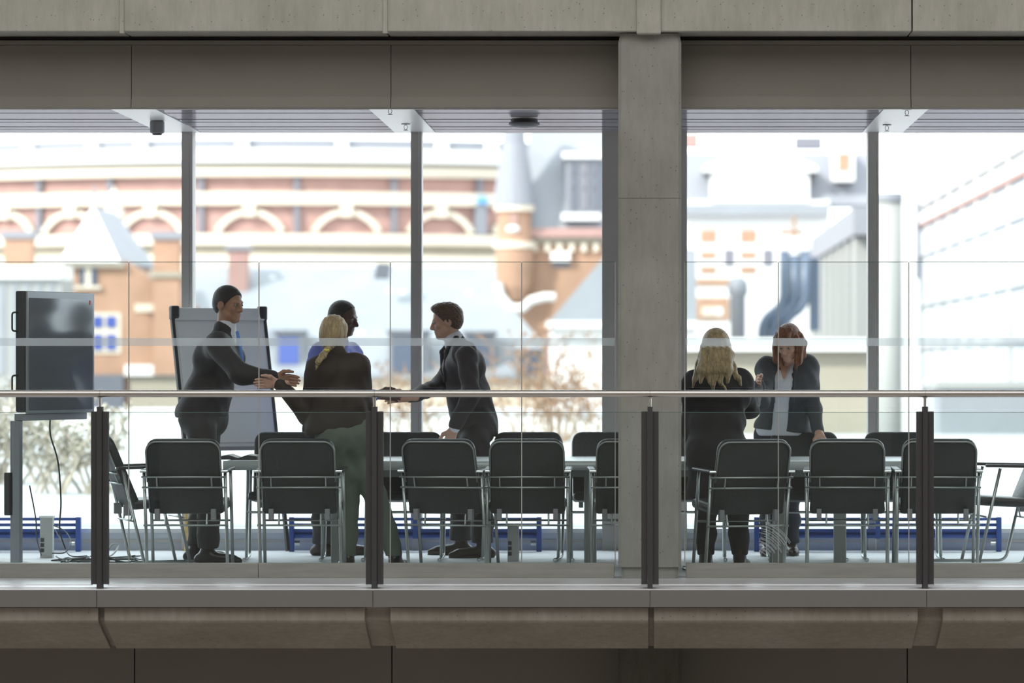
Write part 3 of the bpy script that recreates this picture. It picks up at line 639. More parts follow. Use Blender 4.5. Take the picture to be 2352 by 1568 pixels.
# modern glazed building along the right
xg = X(2116, 58.0)
h6 = thing('glazed_building', 'long pale glazed office block receding along the right edge', 'building', (xg, 120, -4))
zt6 = Z(462, 58); part(h6, MB().box(xg, 70, -4, xg+8, 152, zt6), 'curtain_wall', 'stone_white')
for py in (470, 515, 582, 695, 790, 880): part(h6, MB().box(xg-0.18, 70, Z(py+9, 58), xg, 152, Z(py, 58)), 'floor_band', 'haze_grey' if py != 515 else 'brick_rose')
for k in range(14): part(h6, MB().box(xg-0.12, 74+k*5.6, -4, xg, 74.5+k*5.6, zt6), 'fin', 'stone_white')
for k in range(14):
    for a, b in ((525, 580), (592, 690), (706, 786), (800, 876)): part(h6, MB().box(xg-0.05, 75.0+k*5.6, Z(b, 58), xg, 79.2+k*5.6, Z(a, 58)), 'window_pane', 'curtain_wall')
# beige garden wall with white coping, low pale walls
gw = thing('garden_wall', 'long beige rendered wall with white coping behind the red haired woman', 'wall', (X(1780, 100), Y(100), -0.2))
part(gw, R(1500, 805, 2010, 1012, 100, 0.5), 'wall', 'stone_beige'); part(gw, R(1500, 776, 2014, 806, 100, 0.9, -0.3), 'coping', 'stone_white')
pw = tag(R(2012, 1000, 2500, 1060, 112, 0.6).build('low_wall', 'stone_white'), 'low white wall at the foot of the glazed block', 'wall')
pc = thing('plant_container', 'pale grey roof plant container behind the end chair', 'container', (X(2260, 110), Y(110), -0.2))
part(pc, R(2160, 890, 2352+120, 1010, 110, 2), 'body', 'slate_blue'); part(pc, R(2150, 876, 2352+130, 892, 110, 2.2, -0.1), 'lid', 'fin_pale')
wl = thing('pale_low_wall', 'long low white wall beyond the terrace behind the left half of the table', 'wall', (X(700, 106), Y(106), -0.2))
part(wl, R(-400, 945, 1460, 1015, 106, 0.5), 'wall', 'stone_white'); part(wl, R(-400, 938, 1460, 946, 106, 0.7, -0.1), 'coping', 'stone_white')
mound = tag(MB().prism([(X(250, 110), Z(1040, 110)), (X(350, 110), Z(985, 110)), (X(430, 110), Z(955, 110)), (X(560, 110), Z(950, 110)), (X(640, 110), Z(1040, 110))], Y(110)-1.5, Y(110)-0.5).build('canopy', 'stone_white'), 'white sloping canopy beyond the terrace behind the dark suited man', 'canopy')

# ---- shrubs on the terrace
def shrub(px, py_base, s, h, w, n, lab, mt, ml, leaf):
    base = Vector((X(px, s), Y(s), -0.16))
    t = thing('bare_shrub', lab, 'shrub', base, 0, 'shrubs outside the windows')
    tw = MB(); lf = MB()
    for i in range(n):
        a = random.uniform(0, 6.28); p = Vector((random.uniform(-w, w)*0.5, random.uniform(-0.3, 0.3), 0)); d = Vector((math.cos(a)*0.5, math.sin(a)*0.3, 1.0)).normalized(); L = h*random.uniform(0.6, 1.0)
        pts = [p]
        for k in range(5):
            d = (d+Vector((random.uniform(-.35, .35), random.uniform(-.2, .2), random.uniform(-.05, .2)))).normalized(); pts.append(pts[-1]+d*L/5)
        tw.tube(pts, [0.02*(1-k/7) for k in range(6)], 4)
        for k in range(2, 6):
            q = pts[k]
            for j in range(3):
                dd_ = Vector((random.uniform(-1, 1), random.uniform(-.6, .6), random.uniform(-.1, 1))).normalized()*h*0.16
                tw.tube([q, q+dd_*0.5+Vector((0, 0, .02)), q+dd_], 0.006, 3)
                for l in range(leaf):
                    c = q+dd_*random.uniform(.3, 1.1); u = Vector((random.uniform(-1, 1), random.uniform(-1, 1), random.uniform(-1, 1))).normalized()*0.045; v_ = Vector((random.uniform(-1, 1), random.uniform(-1, 1), random.uniform(-1, 1))).normalized()*0.03
                    lf.add([c-u, c+v_, c+u, c-v_], [(0, 1, 2, 3)])
    tw.build('branches', mt, t); o = lf.build('foliage', ml, t); o['kind'] = 'stuff'
shrub(20, 1180, 190, 1.35, 1.3, 26, 'pale leafy shrub at the left picture edge behind the display stand', 'twig_pale', 'leaf_pale', 4)
shrub(170, 1180, 205, 1.05, 1.0, 18, 'pale leafy shrub between the display stand and the tipped-back chair', 'twig_pale', 'leaf_pale', 3)
shrub(1230, 1000, 125, 2.0, 1.6, 22, 'rust coloured shrub to the right of the man in profile', 'twig', 'leaf_rust', 3)
shrub(1330, 1000, 122, 1.5, 1.2, 16, 'rust coloured shrub next to the concrete column', 'twig', 'leaf_rust', 3)
shrub(930, 1000, 124, 1.5, 1.3, 16, 'rust coloured shrub beyond the handshake in the middle', 'twig', 'leaf_rust', 2)
# ================================================================ FURNITURE
mat('leather', (0.022, 0.026, 0.028), 0.42, 0.0, 0.5, bump=0.15, bscale=60)
mat('rim_highlight', (0.34, 0.35, 0.345), 0.32, 0.6)  # pale metal stands in for window light along the piping
mat('frame_steel', (0.44, 0.47, 0.465), 0.34, 0.85)
mat('table_top', (0.72, 0.76, 0.78), 0.35, 0.0, 0.4)
mat('table_nosing', (0.55, 0.59, 0.595), 0.35, 0.15)
mat('table_leg', (0.30, 0.32, 0.31), 0.35, 0.6)
mat('radiator_blue', (0.03, 0.09, 0.36), 0.35)
mat('board_white', (0.80, 0.82, 0.82), 0.4)
mat('paper', (0.85, 0.86, 0.86), 0.8)
mat('wood_yellow', (0.62, 0.42, 0.16), 0.6)
mat('screen', (0.17, 0.195, 0.215), 0.12, 0.25, 0.6)
mat('bezel', (0.30, 0.32, 0.35), 0.35, 0.6)
mat('socket_box', (0.42, 0.44, 0.42), 0.5)
mat('cable', (0.03, 0.04, 0.045), 0.5)
mat('cable_pale', (0.60, 0.62, 0.60), 0.5)
mat('red_plastic', (0.6, 0.03, 0.05), 0.4)

def rounded_panel(w, h, t, r, axis_pt, n=6):
    """upright cushion outline with round corners: list of front/back rings"""
    pts = []
    for cx, cz, a0 in ((w/2-r, h-r, 0), (-w/2+r, h-r, 90), (-w/2+r*0.6, r*0.6, 180), (w/2-r*0.6, r*0.6, 270)):
        rr = r if a0 < 180 else r*0.6
        for k in range(n+1):
            a = math.radians(a0+90*k/n); pts.append((cx+rr*math.cos(a), cz+rr*math.sin(a)))
    return pts
def cushion(w, h, t, r, lean, y0, z0):
    """rounded upholstered panel, base at (y0, z0), leaning back by lean (dy per dz)"""
    mb = MB(); out = rounded_panel(w, h, t, r, None); n = len(out); cz = h/2
    rings = [(-t/2, 0.93), (-t/2+0.008, 0.985), (-t/2+0.018, 1.0), (t/2-0.018, 1.0), (t/2-0.006, 0.98), (t/2, 0.92)]
    for d, k in rings:
        for x, z in out:
            xx, zz = x*k, cz+(z-cz)*k
            bul = 0.0
            mb.v.append(Vector((xx, y0-lean*zz+d, z0+zz+d*lean)))
    for i in range(len(rings)-1):
        for k in range(n):
            k2 = (k+1) % n; mb.f.append((i*n+k, i*n+k2, (i+1)*n+k2, (i+1)*n+k))
    mb.f.append(tuple(range(n-1, -1, -1))); mb.f.append(tuple((len(rings)-1)*n+k for k in range(n)))
    return mb

# local frame of a chair: origin on the floor under the seat, sitter looks along +y
LEAN = 0.42
def make_chair(label, group):
    t = thing('armchair', label, 'chair', (0, 0, 0), 0, group)
    HW = 0.252
    bk = cushion(0.462, 0.455, 0.055, 0.065, LEAN, -0.165, 0.385).build('backrest', 'leather', t, smooth=True)
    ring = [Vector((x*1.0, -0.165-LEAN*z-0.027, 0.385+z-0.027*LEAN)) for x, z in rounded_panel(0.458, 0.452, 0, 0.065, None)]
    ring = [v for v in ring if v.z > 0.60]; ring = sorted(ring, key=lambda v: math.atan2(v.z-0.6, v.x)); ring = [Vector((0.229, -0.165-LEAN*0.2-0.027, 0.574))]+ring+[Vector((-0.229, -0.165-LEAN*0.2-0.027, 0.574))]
    MB().tube(ring, 0.0062, 6).build('highlight_rim', 'rim_highlight', bk, smooth=True, label='rim around the top, window highlight put in as pale metal')
    st = MB().hexa([(-0.235, -0.20, 0.372), (0.235, -0.20, 0.372), (0.235, 0.29, 0.40), (-0.235, 0.29, 0.40), (-0.235, -0.20, 0.432), (0.235, -0.20, 0.432), (0.235, 0.29, 0.462), (-0.235, 0.29, 0.462)]).build('seat', 'leather', t, bevel=0.022)
    for q in (-1, 1):
        x = q*HW
        path = arc_pts([(x, -0.265, 0.632), (x, -0.12, 0.014), (x, 0.40, 0.014)], 0.05)
        MB().tube(path, 0.0105, 10).build('side_frame', 'frame_steel', t, smooth=True)
        MB().tube([(x, 0.035, 0.632), (x, 0.175, 0.02)], 0.0105, 10).build('front_leg', 'frame_steel', t, smooth=True)
        MB().tube([(x, 0.398, 0.014), (x, 0.408, 0.014)], 0.0135, 10).build('foot_cap', 'chrome', t, smooth=True)
        arm = MB().hexa([(x-0.022, -0.30, 0.632), (x+0.022, -0.30, 0.632), (x+0.022, 0.13, 0.640), (x-0.022, 0.13, 0.640), (x-0.022, -0.30, 0.652), (x+0.022, -0.30, 0.652), (x+0.022, 0.13, 0.660), (x-0.022, 0.13, 0.660)]).build('armrest', 'leather', t, bevel=0.007)
        MB().tube([(x-0.021, -0.302, 0.642), (x+0.021, -0.302, 0.642)], 0.009, 8).build('armrest_end', 'chrome', arm)
        MB().box(q*0.175-0.015, -0.245, 0.335, q*0.175+0.015, -0.195, 0.405).build('seat_bracket', 'plastic_grey', t, bevel=0.003)
        MB().tube([(q*0.17, -0.302, 0.606), (q*0.17, -0.274, 0.540)], 0.006, 6).build('bar_link', 'frame_steel', t)
        MB().tube([(q*0.13, -0.175, 0.372), (q*0.13, -0.19, 0.302)], 0.006, 6).build('bar_link', 'frame_steel', t)
    for z, y in ((0.606, -0.302), (0.540, -0.274), (0.302, -0.200)):
        MB().tube([(-HW-0.012, y, z), (HW+0.012, y, z)], 0.0062, 8).build('cross_bar', 'frame_steel', t, smooth=True)
    MB().tube([(-HW, 0.13, 0.32), (HW, 0.13, 0.32)], 0.0062, 8).build('cross_bar', 'frame_steel', t, smooth=True)
    return t

def chair_at(px, s_top, rz):       # the top edge of the backrest stands at px, s_top
    off = Vector((0, -0.355, 0)); off.rotate(Matrix.Rotation(rz, 3, 'Z'))
    return (X(px, s_top)-off.x, Y(s_top)-off.y, 0)
FRONT = [(420, 371, 0, 'black leather armchair in the near row, nearest to the left picture edge'),
         (683, 371, 0, 'black leather armchair in the near row behind the standing blonde woman in olive trousers'),
         (1006, 371, -12, 'black leather armchair in the near row turned slightly, in front of the man in profile'),
         (1210, 371, 0, 'black leather armchair in the near row, second to the left of the concrete column'),
         (1456, 371, 3, 'black leather armchair in the near row half hidden by the concrete column'),
         (1733, 373, 14, 'black leather armchair in the near row right in front of the long haired blonde woman'),
         (1946, 371, -3, 'black leather armchair in the near row between the red haired woman and the rightmost post'),
         (2158, 371, 0, 'black leather armchair in the near row partly behind the rightmost balustrade post')]
REAR = [(664, 338, 2, 'black leather armchair across the table beside the flip chart'),
        (938, 338, 0, 'black leather armchair across the table just left of the man in profile'),
        (1214, 338, -4, 'black leather armchair across the table just right of the man in profile'),
        (1392, 338, 3, 'black leather armchair across the table just left of the concrete column'),
        (1576, 338, 0, 'black leather armchair across the table hidden between the concrete column and the long haired blonde'),
        (1846, 338, 0, 'black leather armchair across the table under the hand of the red haired woman'),
        (2062, 338, 0, 'black leather armchair across the table behind the rightmost post')]
c0 = make_chair(FRONT[0][3], 'armchairs around the meeting table')
first = True
for row, base in ((FRONT, 0.0), (REAR, math.pi)):
    for px, s, deg, lab in row:
        rz = base+math.radians(deg); loc = chair_at(px, s, rz)
        if first: c0.location = loc; c0.rotation_euler = (0, 0, rz); first = False
        else: dup(c0, loc, rz, lab)
dup(c0, (X(366, 355)-0.02, Y(355), 0), math.radians(-72), 'black leather armchair seen from its side at the left end of the table')
dup(c0, (X(2289, 352), Y(352), 0), math.radians(98), 'black leather armchair seen from its side, cut by the right picture edge')

# ---- meeting table
ST0, ST1 = 357.0, 341.0; zt = Z(1058, ST0); yt0, yt1 = Y(ST0), Y(ST1); xt0, xt1 = X(512, ST0), X(2236, ST0)
tb = thing('meeting_table', 'long pale meeting table with rounded metallic edge and square legs', 'table', ((xt0+xt1)/2, (yt0+yt1)/2, 0))
part(tb, MB().box(xt0+0.03, yt0+0.025, zt-0.045, xt1-0.03, yt1-0.025, zt), 'table_top', 'table_top', bevel=0.004)
for y in (yt0+0.03, yt1-0.03): part(tb, MB().tube([(xt0, y, zt-0.03), (xt1, y, zt-0.03)], 0.031, 14), 'edge_tube', 'table_nosing', smooth=True)
for x in (xt0+0.028, xt1-0.028): part(tb, MB().tube([(x, yt0+0.03, zt-0.03), (x, yt1-0.03, zt-0.03)], 0.031, 14), 'edge_tube', 'table_nosing', smooth=True)
for px in (775, 1356, 1789, 1929):
    for s in (352, 344):
        x = X(px, s); part(tb, MB().box(x-0.04, Y(s)-0.04, 0, x+0.04, Y(s)+0.04, zt-0.05), 'leg', 'table_leg', bevel=0.006)
part(tb, MB().box(xt0+0.5, Y(349)-0.03, zt-0.12, xt1-0.5, Y(349)+0.03, zt-0.05), 'cross_beam', 'table_leg')
fo = thing('document_folder', 'black open folder lying on the left end of the table', 'folder', (X(552, 352), Y(352), zt))
mb = MB(); f0 = fo.location
for q in (-1, 1):
    pts = [(0, 0.012), (q*0.06, 0.03), (q*0.12, 0.022), (q*0.125, 0.012), (q*0.12, 0.002), (0, 0.002)]
    MB().prism(pts, -0.14, 0.14).build('cover', 'plastic_dark', fo)
    MB().prism([(q*0.005, 0.014), (q*0.06, 0.034), (q*0.112, 0.027), (q*0.112, 0.025), (q*0.06, 0.031)], -0.13, 0.13).build('page_block', 'paper', fo)

# ---- radiators
def radiator(px0, px1, lab):
    s = 330.0; t = thing('low_radiator', lab, 'radiator', (X((px0+px1)/2, s), Y(s), 0), 0, 'blue radiators under the windows')
    x0, x1 = X(px0, s), X(px1, s); y = Y(s)
    for z, r in ((0.226, 0.011), (0.186, 0.011), (0.146, 0.013), (0.108, 0.015)):
        part(t, MB().tube([(x0+0.02, y, z), (x1-0.02, y, z)], r, 10), 'tube', 'radiator_blue', smooth=True)
    part(t, MB().box(x0+0.03, y+0.02, 0.10, x1-0.03, y+0.05, 0.155), 'back_plate', 'radiator_blue')
    for x in (x0+0.018, (x0+x1)/2, x1-0.018):
        part(t, MB().box(x-0.018, y-0.02, 0 if x != (x0+x1)/2 else 0.09, x+0.018, y+0.03, 0.240), 'upright', 'radiator_blue', bevel=0.004)
    part(t, MB().tube([(x0+0.04, y, 0.06), (x0+0.075, y, 0.06)], 0.017, 10), 'valve', 'chrome'); part(t, MB().tube([(x1-0.075, y, 0.06), (x1-0.04, y, 0.06)], 0.017, 10), 'valve', 'chrome')
radiator(-400, 186, 'low blue tubular radiator behind the display stand and cables')
radiator(664, 1244, 'low blue tubular radiator in the middle under the windows')
radiator(1732, 2300, 'low blue tubular radiator to the right of the concrete column')

# ---- socket towers
def socket_box(px, s, pya, w, lab):
    x = X(px, s); y = Y(s); h = Z(pya, s)
    t = thing('socket_tower', lab, 'socket tower', (x, y, 0), 0, 'floor socket towers')
    MB().box(-w/2, -0.035, 0, w/2, 0.035, h-0.012).build('body', 'socket_box', t, bevel=0.004)
    MB().box(-w/2-0.006, -0.042, h-0.012, w/2+0.006, 0.042, h).build('lid', 'paper', t, bevel=0.003)
    for k in range(3): MB().box(-w/2+0.004, -0.039, 0.04+k*0.035, -w/2+0.028, -0.0345, 0.065+k*0.035).build('socket', 'plastic_dark', t)
socket_box(108, 341, 1184, 0.085, 'grey socket tower standing among the cables at the left')
socket_box(1179, 347, 1202, 0.075, 'grey socket tower under the table near the man in profile')

# ---- flip chart
fc = thing('flip_chart', 'white flip chart board on a black easel behind the dark suited man', 'flip chart', (X(540, 335), Y(335), 0), math.radians(30))
top = Z(706, 335); a_l = math.radians(14)
def fcp(x, h, d=0.0):     # a point on the leaning board: x across, h along its height from the floor line
    return Vector((x, -0.12+math.tan(a_l)*h+d, h))
hb = Z(1026, 335)
mb = MB().hexa([fcp(-0.335, hb, -0.012), fcp(0.335, hb, -0.012), fcp(0.335, hb, 0.012), fcp(-0.335, hb, 0.012), fcp(-0.335, top, -0.012), fcp(0.335, top, -0.012), fcp(0.335, top, 0.012), fcp(-0.335, top, 0.012)])
bd = mb.build('board', 'board_white', fc, bevel=0.004)
MB().hexa([fcp(-0.32, hb+0.03, -0.018), fcp(0.32, hb+0.03, -0.018), fcp(0.32, hb+0.03, -0.013), fcp(-0.32, hb+0.03, -0.013), fcp(-0.32, top-0.1, -0.018), fcp(0.32, top-0.1, -0.018), fcp(0.32, top-0.1, -0.013), fcp(-0.32, top-0.1, -0.013)]).build('paper_pad', 'board_white', bd)
MB().hexa([fcp(-0.335, top-0.085, -0.03), fcp(0.335, top-0.085, -0.03), fcp(0.335, top-0.085, -0.013), fcp(-0.335, top-0.085, -0.013), fcp(-0.335, top, -0.03), fcp(0.335, top, -0.03), fcp(0.335, top, -0.013), fcp(-0.335, top, -0.013)]).build('clamp_bar', 'board_white', bd, bevel=0.004)
for q in (-1, 1):
    MB().bar(fcp(q*0.345, top), fcp(q*0.345, 0.02), 0.022, 0.03).build('leg', 'plastic_dark', fc)
    c = fcp(q*0.33, top-0.035); MB().box(c.x-0.03, c.y-0.04, c.z-0.05, c.x+0.03, c.y+0.02, c.z+0.05).build('corner_clip', 'plastic_dark', fc, bevel=0.012)
MB().bar(fcp(-0.1, top*0.96, 0.02), (-0.12, 0.50, 0.02), 0.022, 0.03).build('rear_leg', 'plastic_dark', fc)
MB().hexa([fcp(-0.33, hb-0.025, -0.05), fcp(0.33, hb-0.025, -0.05), fcp(0.33, hb-0.025, 0.012), fcp(-0.33, hb-0.025, 0.012), fcp(-0.33, hb, -0.05), fcp(0.33, hb, -0.05), fcp(0.33, hb, 0.012), fcp(-0.33, hb, 0.012)]).build('pen_tray', 'plastic_grey', fc)
pl = tag(MB().tube([P(431, 800, 328.6), P(429, 892, 329), Vector((X(427, 331), Y(331), 0.006))], [0.006, 0.010, 0.012], 8).build('wooden_pointer', 'wood_yellow'), 'yellow wooden pointer leaning on the mullion left of the flip chart', 'pointer')

# ---- display on its stand at the left
SDL, SDR = 364.0, 352.5
A = Vector((X(63, SDL), Y(SDL), 0)); B = Vector((X(217, SDR), Y(SDR), 0))
dx = (B-A); W = dx.length; ang = math.atan2(dx.y, dx.x)
ds = thing('display_screen', 'large dark display screen with grey frame on a wheeled stand at the left', 'display', (A.x, A.y, 0), ang)
zt_, zb_ = Z(669, SDL), Z(950, SDL)
MB().box(0, 0.0, zb_, W, 0.014, zt_).build('housing', 'bezel', ds, bevel=0.003)
MB().box(0.022, -0.004, zb_+0.02, W-0.03, 0.0, zt_-0.04).build('screen_glass', 'screen', ds)
MB().box(-0.008, 0.014, zb_+0.01, W*0.97, 0.085, zt_+0.004).build('rear_casing', 'plastic_dark', ds, bevel=0.01)
MB().box(W-0.075, -0.006, zt_-0.075, W-0.055, -0.004, zt_-0.045).build('indicator', 'red_plastic', ds)
for za, zb2 in ((Z(760, SDL), Z(717, SDL)), (Z(905, SDL), Z(862, SDL))):
    MB().tube(arc_pts([(-0.005, 0.065, za), (-0.035, 0.09, za), (-0.035, 0.09, zb2), (-0.005, 0.065, zb2)], 0.02), 0.006, 8).build('handle', 'plastic_dark', ds, smooth=True)
MB().box(-0.01, 0.03, zb_-0.045, W*0.95, 0.09, zb_).build('lower_rail', 'bezel', ds, bevel=0.004)
for x in (0.0, 0.045):
    MB().box(x-0.03, 0.04+x, 0.0, x+0.012, 0.09+x, zb_-0.045).build('stand_post', 'bezel', ds, bevel=0.004)
MB().box(-0.02, 0.12, 0.35, 0.035, 0.16, 0.62).build('control_box', 'plastic_dark', ds, bevel=0.006)
MB().box(-0.04, -0.30, 0.0, 0.06, 0.55, 0.03).build('stand_foot', 'bezel', ds, bevel=0.006)

# ---- cables and papers on the floor
def cable(pts, r, m, lab, nm='cable'):
    pts = [Vector(p) for p in pts]; sm = []
    for i in range(len(pts)-1):
        p0, p1, p2, p3 = pts[max(i-1, 0)], pts[i], pts[i+1], pts[min(i+2, len(pts)-1)]
        for k in range(6):
            t = k/6; sm.append(0.5*((2*p1)+(p2-p0)*t+(2*p0-5*p1+4*p2-p3)*t*t+(3*p1-p0-3*p2+p3)*t**3))
    sm.append(pts[-1])
    for v in sm: v.z = max(v.z, r)
    return tag(MB().tube(sm, r, 6).build(nm, m, smooth=True), lab, 'cable', 'cables under the display')
sC = 350.0
cable([P(115, 962, 357), P(116, 1000, 357), P(133, 1060, 356), P(140, 1150, 355), P(137, 1215, 354), P(150, 1260, 352)], 0.0055, 'cable', 'long black cable hanging below the right half of the display')
cable([P(68, 1115, 360), P(82, 1190, 358), P(85, 1240, 356), P(95, 1275, 352)], 0.0045, 'cable', 'short black cable hanging from the display stand post')
cable([P(123, 1206, 344), P(150, 1220, 345), P(163, 1245, 347), P(150, 1268, 349), P(120, 1270, 350)], 0.004, 'cable', 'black cable looping from the socket tower to the floor')
cable([P(126, 1215, 343), P(140, 1240, 345), P(160, 1275, 349), P(200, 1276, 350)], 0.004, 'cable', 'thin black cable running from the socket tower towards the post')
cable([P(240, 1275, 350), P(258, 1250, 349), P(272, 1252, 348), P(262, 1270, 350), P(245, 1280, 352), P(225, 1284, 353)], 0.006, 'cable_pale', 'pale loop of cable right of the leftmost post')
for i in range(7):
    pts = []
    for k in range(7):
        pts.append(Vector((X(random.uniform(120, 330), sC), Y(sC)+random.uniform(-0.35, 0.3), random.uniform(0.004, 0.045))))
    pts.sort(key=lambda v: v.x+random.uniform(-0.2, 0.2))
    cable(pts, 0.0045, 'cable', 'black cable in the tangle on the floor around the leftmost post')
pp = []
for i, (px, s, w, d, r, lab) in enumerate(((85, 352, 0.24, 0.3, 0.4, 'white paper sheets on the floor at the foot of the display stand'), (20, 350, 0.26, 0.2, -0.3, 'white paper sheet on the floor at the left picture edge'), (190, 349, 0.22, 0.2, 0.8, 'white paper sheet under the cable tangle by the leftmost post'))):
    t = thing('paper_sheets', lab, 'paper', (X(px, s), Y(s), 0.001), r)
    MB().box(-w/2, -d/2, 0, w/2, d/2, 0.004).build('sheet', 'paper', t); MB().hexa([(-w/2+.03, -d/2, .004), (w/2, -d/2+.02, .004), (w/2-.03, d/2, .004), (-w/2, d/2-.03, .004), (-w/2+.03, -d/2, .02), (w/2, -d/2+.02, .006), (w/2-.03, d/2, .014), (-w/2, d/2-.03, .03)]).build('sheet', 'paper', t)

# ---- things on the ceiling
sq = 345.0
cm = thing('ceiling_sensor', 'grey box shaped sensor hanging from the ceiling at the left', 'sensor', (X(361, 344), Y(344), ZCEIL-0.003))
MB().zprism([(x*0.047, y*0.047) for x, y in ((-1, -.6), (-.6, -1), (.6, -1), (1, -.6), (1, .6), (.6, 1), (-.6, 1), (-1, .6))], -0.085, 0).build('body', 'plastic_grey', cm, bevel=0.012)
MB().lathe((0, 0, -0.095), [(0.03, 0), (0.036, 0.012)], 16).build('lens_ring', 'plastic_dark', cm)
sp_ = thing('ceiling_speaker', 'flat round grey device on the ceiling left of the column', 'ceiling device', (X(1204, 347), Y(347), ZCEIL-0.003))
MB().lathe((0, 0, 0), [(0.09, 0), (0.09, -0.03)], 24).build('mount', 'plastic_dark', sp_); MB().lathe((0, 0, -0.05), [(0.02, -0.012), (0.08, -0.004), (0.105, 0.012), (0.10, 0.024)], 28).build('dome', 'plastic_grey', sp_, smooth=True)
for px, py, lab in ((896, 254, 'small sprinkler head on the ceiling near the header panel joint, left half'), (932, 291, 'small sprinkler head on the ceiling beside the middle mullion'), (2083, 257, 'small sprinkler head on the ceiling near the header panel joint at the right'), (2037, 293, 'small sprinkler head on the ceiling beside the right mullion')):
    s = (830-py+8)/(ZCEIL-ZC)
    t = thing('sprinkler', lab, 'sprinkler', (X(px, s), Y(s), ZCEIL-0.003), 0, 'ceiling sprinklers')
    MB().lathe((0, 0, 0), [(0.03, 0), (0.03, -0.005)], 16).build('plate', 'plastic_grey', t)
    MB().tube([(0, 0, -0.004), (-0.012, 0, -0.018), (-0.010, 0, -0.032), (0, 0, -0.042), (0.010, 0, -0.032), (0.012, 0, -0.018), (0, 0, -0.004)], 0.002, 6).build('yoke', 'plastic_dark', t)
    MB().lathe((0, 0, 0), [(0.016, -0.042), (0.016, -0.045)], 12).build('deflector', 'plastic_dark', t)
# ================================================================ PEOPLE
mat('skin_tan', (0.36, 0.19, 0.12), 0.5, noise=0.06, nscale=20)
mat('skin_dark', (0.085, 0.04, 0.028), 0.45, noise=0.08, nscale=20)
mat('skin_fair', (0.56, 0.33, 0.24), 0.5, noise=0.05, nscale=20)
mat('hair_black', (0.016, 0.013, 0.012), 0.5, bump=0.6, bscale=120)
mat('hair_brown', (0.10, 0.052, 0.028), 0.5, noise=0.4, nscale=60, bump=0.8, bscale=90)
mat('hair_blonde', (0.42, 0.31, 0.165), 0.42, noise=0.35, nscale=22, bump=0.9, bscale=50, stretch=(3, 3, 0.35))
mat('hair_red', (0.22, 0.075, 0.03), 0.42, noise=0.4, nscale=22, bump=0.9, bscale=50, stretch=(3, 3, 0.4))
mat('suit_charcoal', (0.026, 0.024, 0.026), 0.75, bump=0.5, bscale=9)
mat('suit_navy', (0.027, 0.022, 0.025), 0.75, bump=0.5, bscale=9)
mat('jacket_brown', (0.030, 0.019, 0.014), 0.7, bump=0.6, bscale=8)
mat('trousers_olive', (0.12, 0.15, 0.12), 0.8, bump=0.8, bscale=10)
mat('cloth_black', (0.014, 0.014, 0.017), 0.75, bump=0.5, bscale=9)
mat('jacket_slate', (0.050, 0.056, 0.066), 0.75, bump=0.5, bscale=9)
mat('jeans_dark', (0.020, 0.026, 0.045), 0.8, bump=0.4, bscale=10)
mat('shirt_blue', (0.14, 0.17, 0.50), 0.8, bump=0.4, bscale=9)
mat('shirt_white', (0.70, 0.72, 0.78), 0.8, bump=0.3, bscale=10)
mat('tie_blue', (0.12, 0.26, 0.62), 0.5)
mat('shoe_black', (0.014, 0.012, 0.012), 0.3)
mat('shoe_brown', (0.035, 0.02, 0.014), 0.35)
mat('eye_white', (0.30, 0.27, 0.25), 0.4)
mat('band_yellow', (0.75, 0.62, 0.10), 0.6)

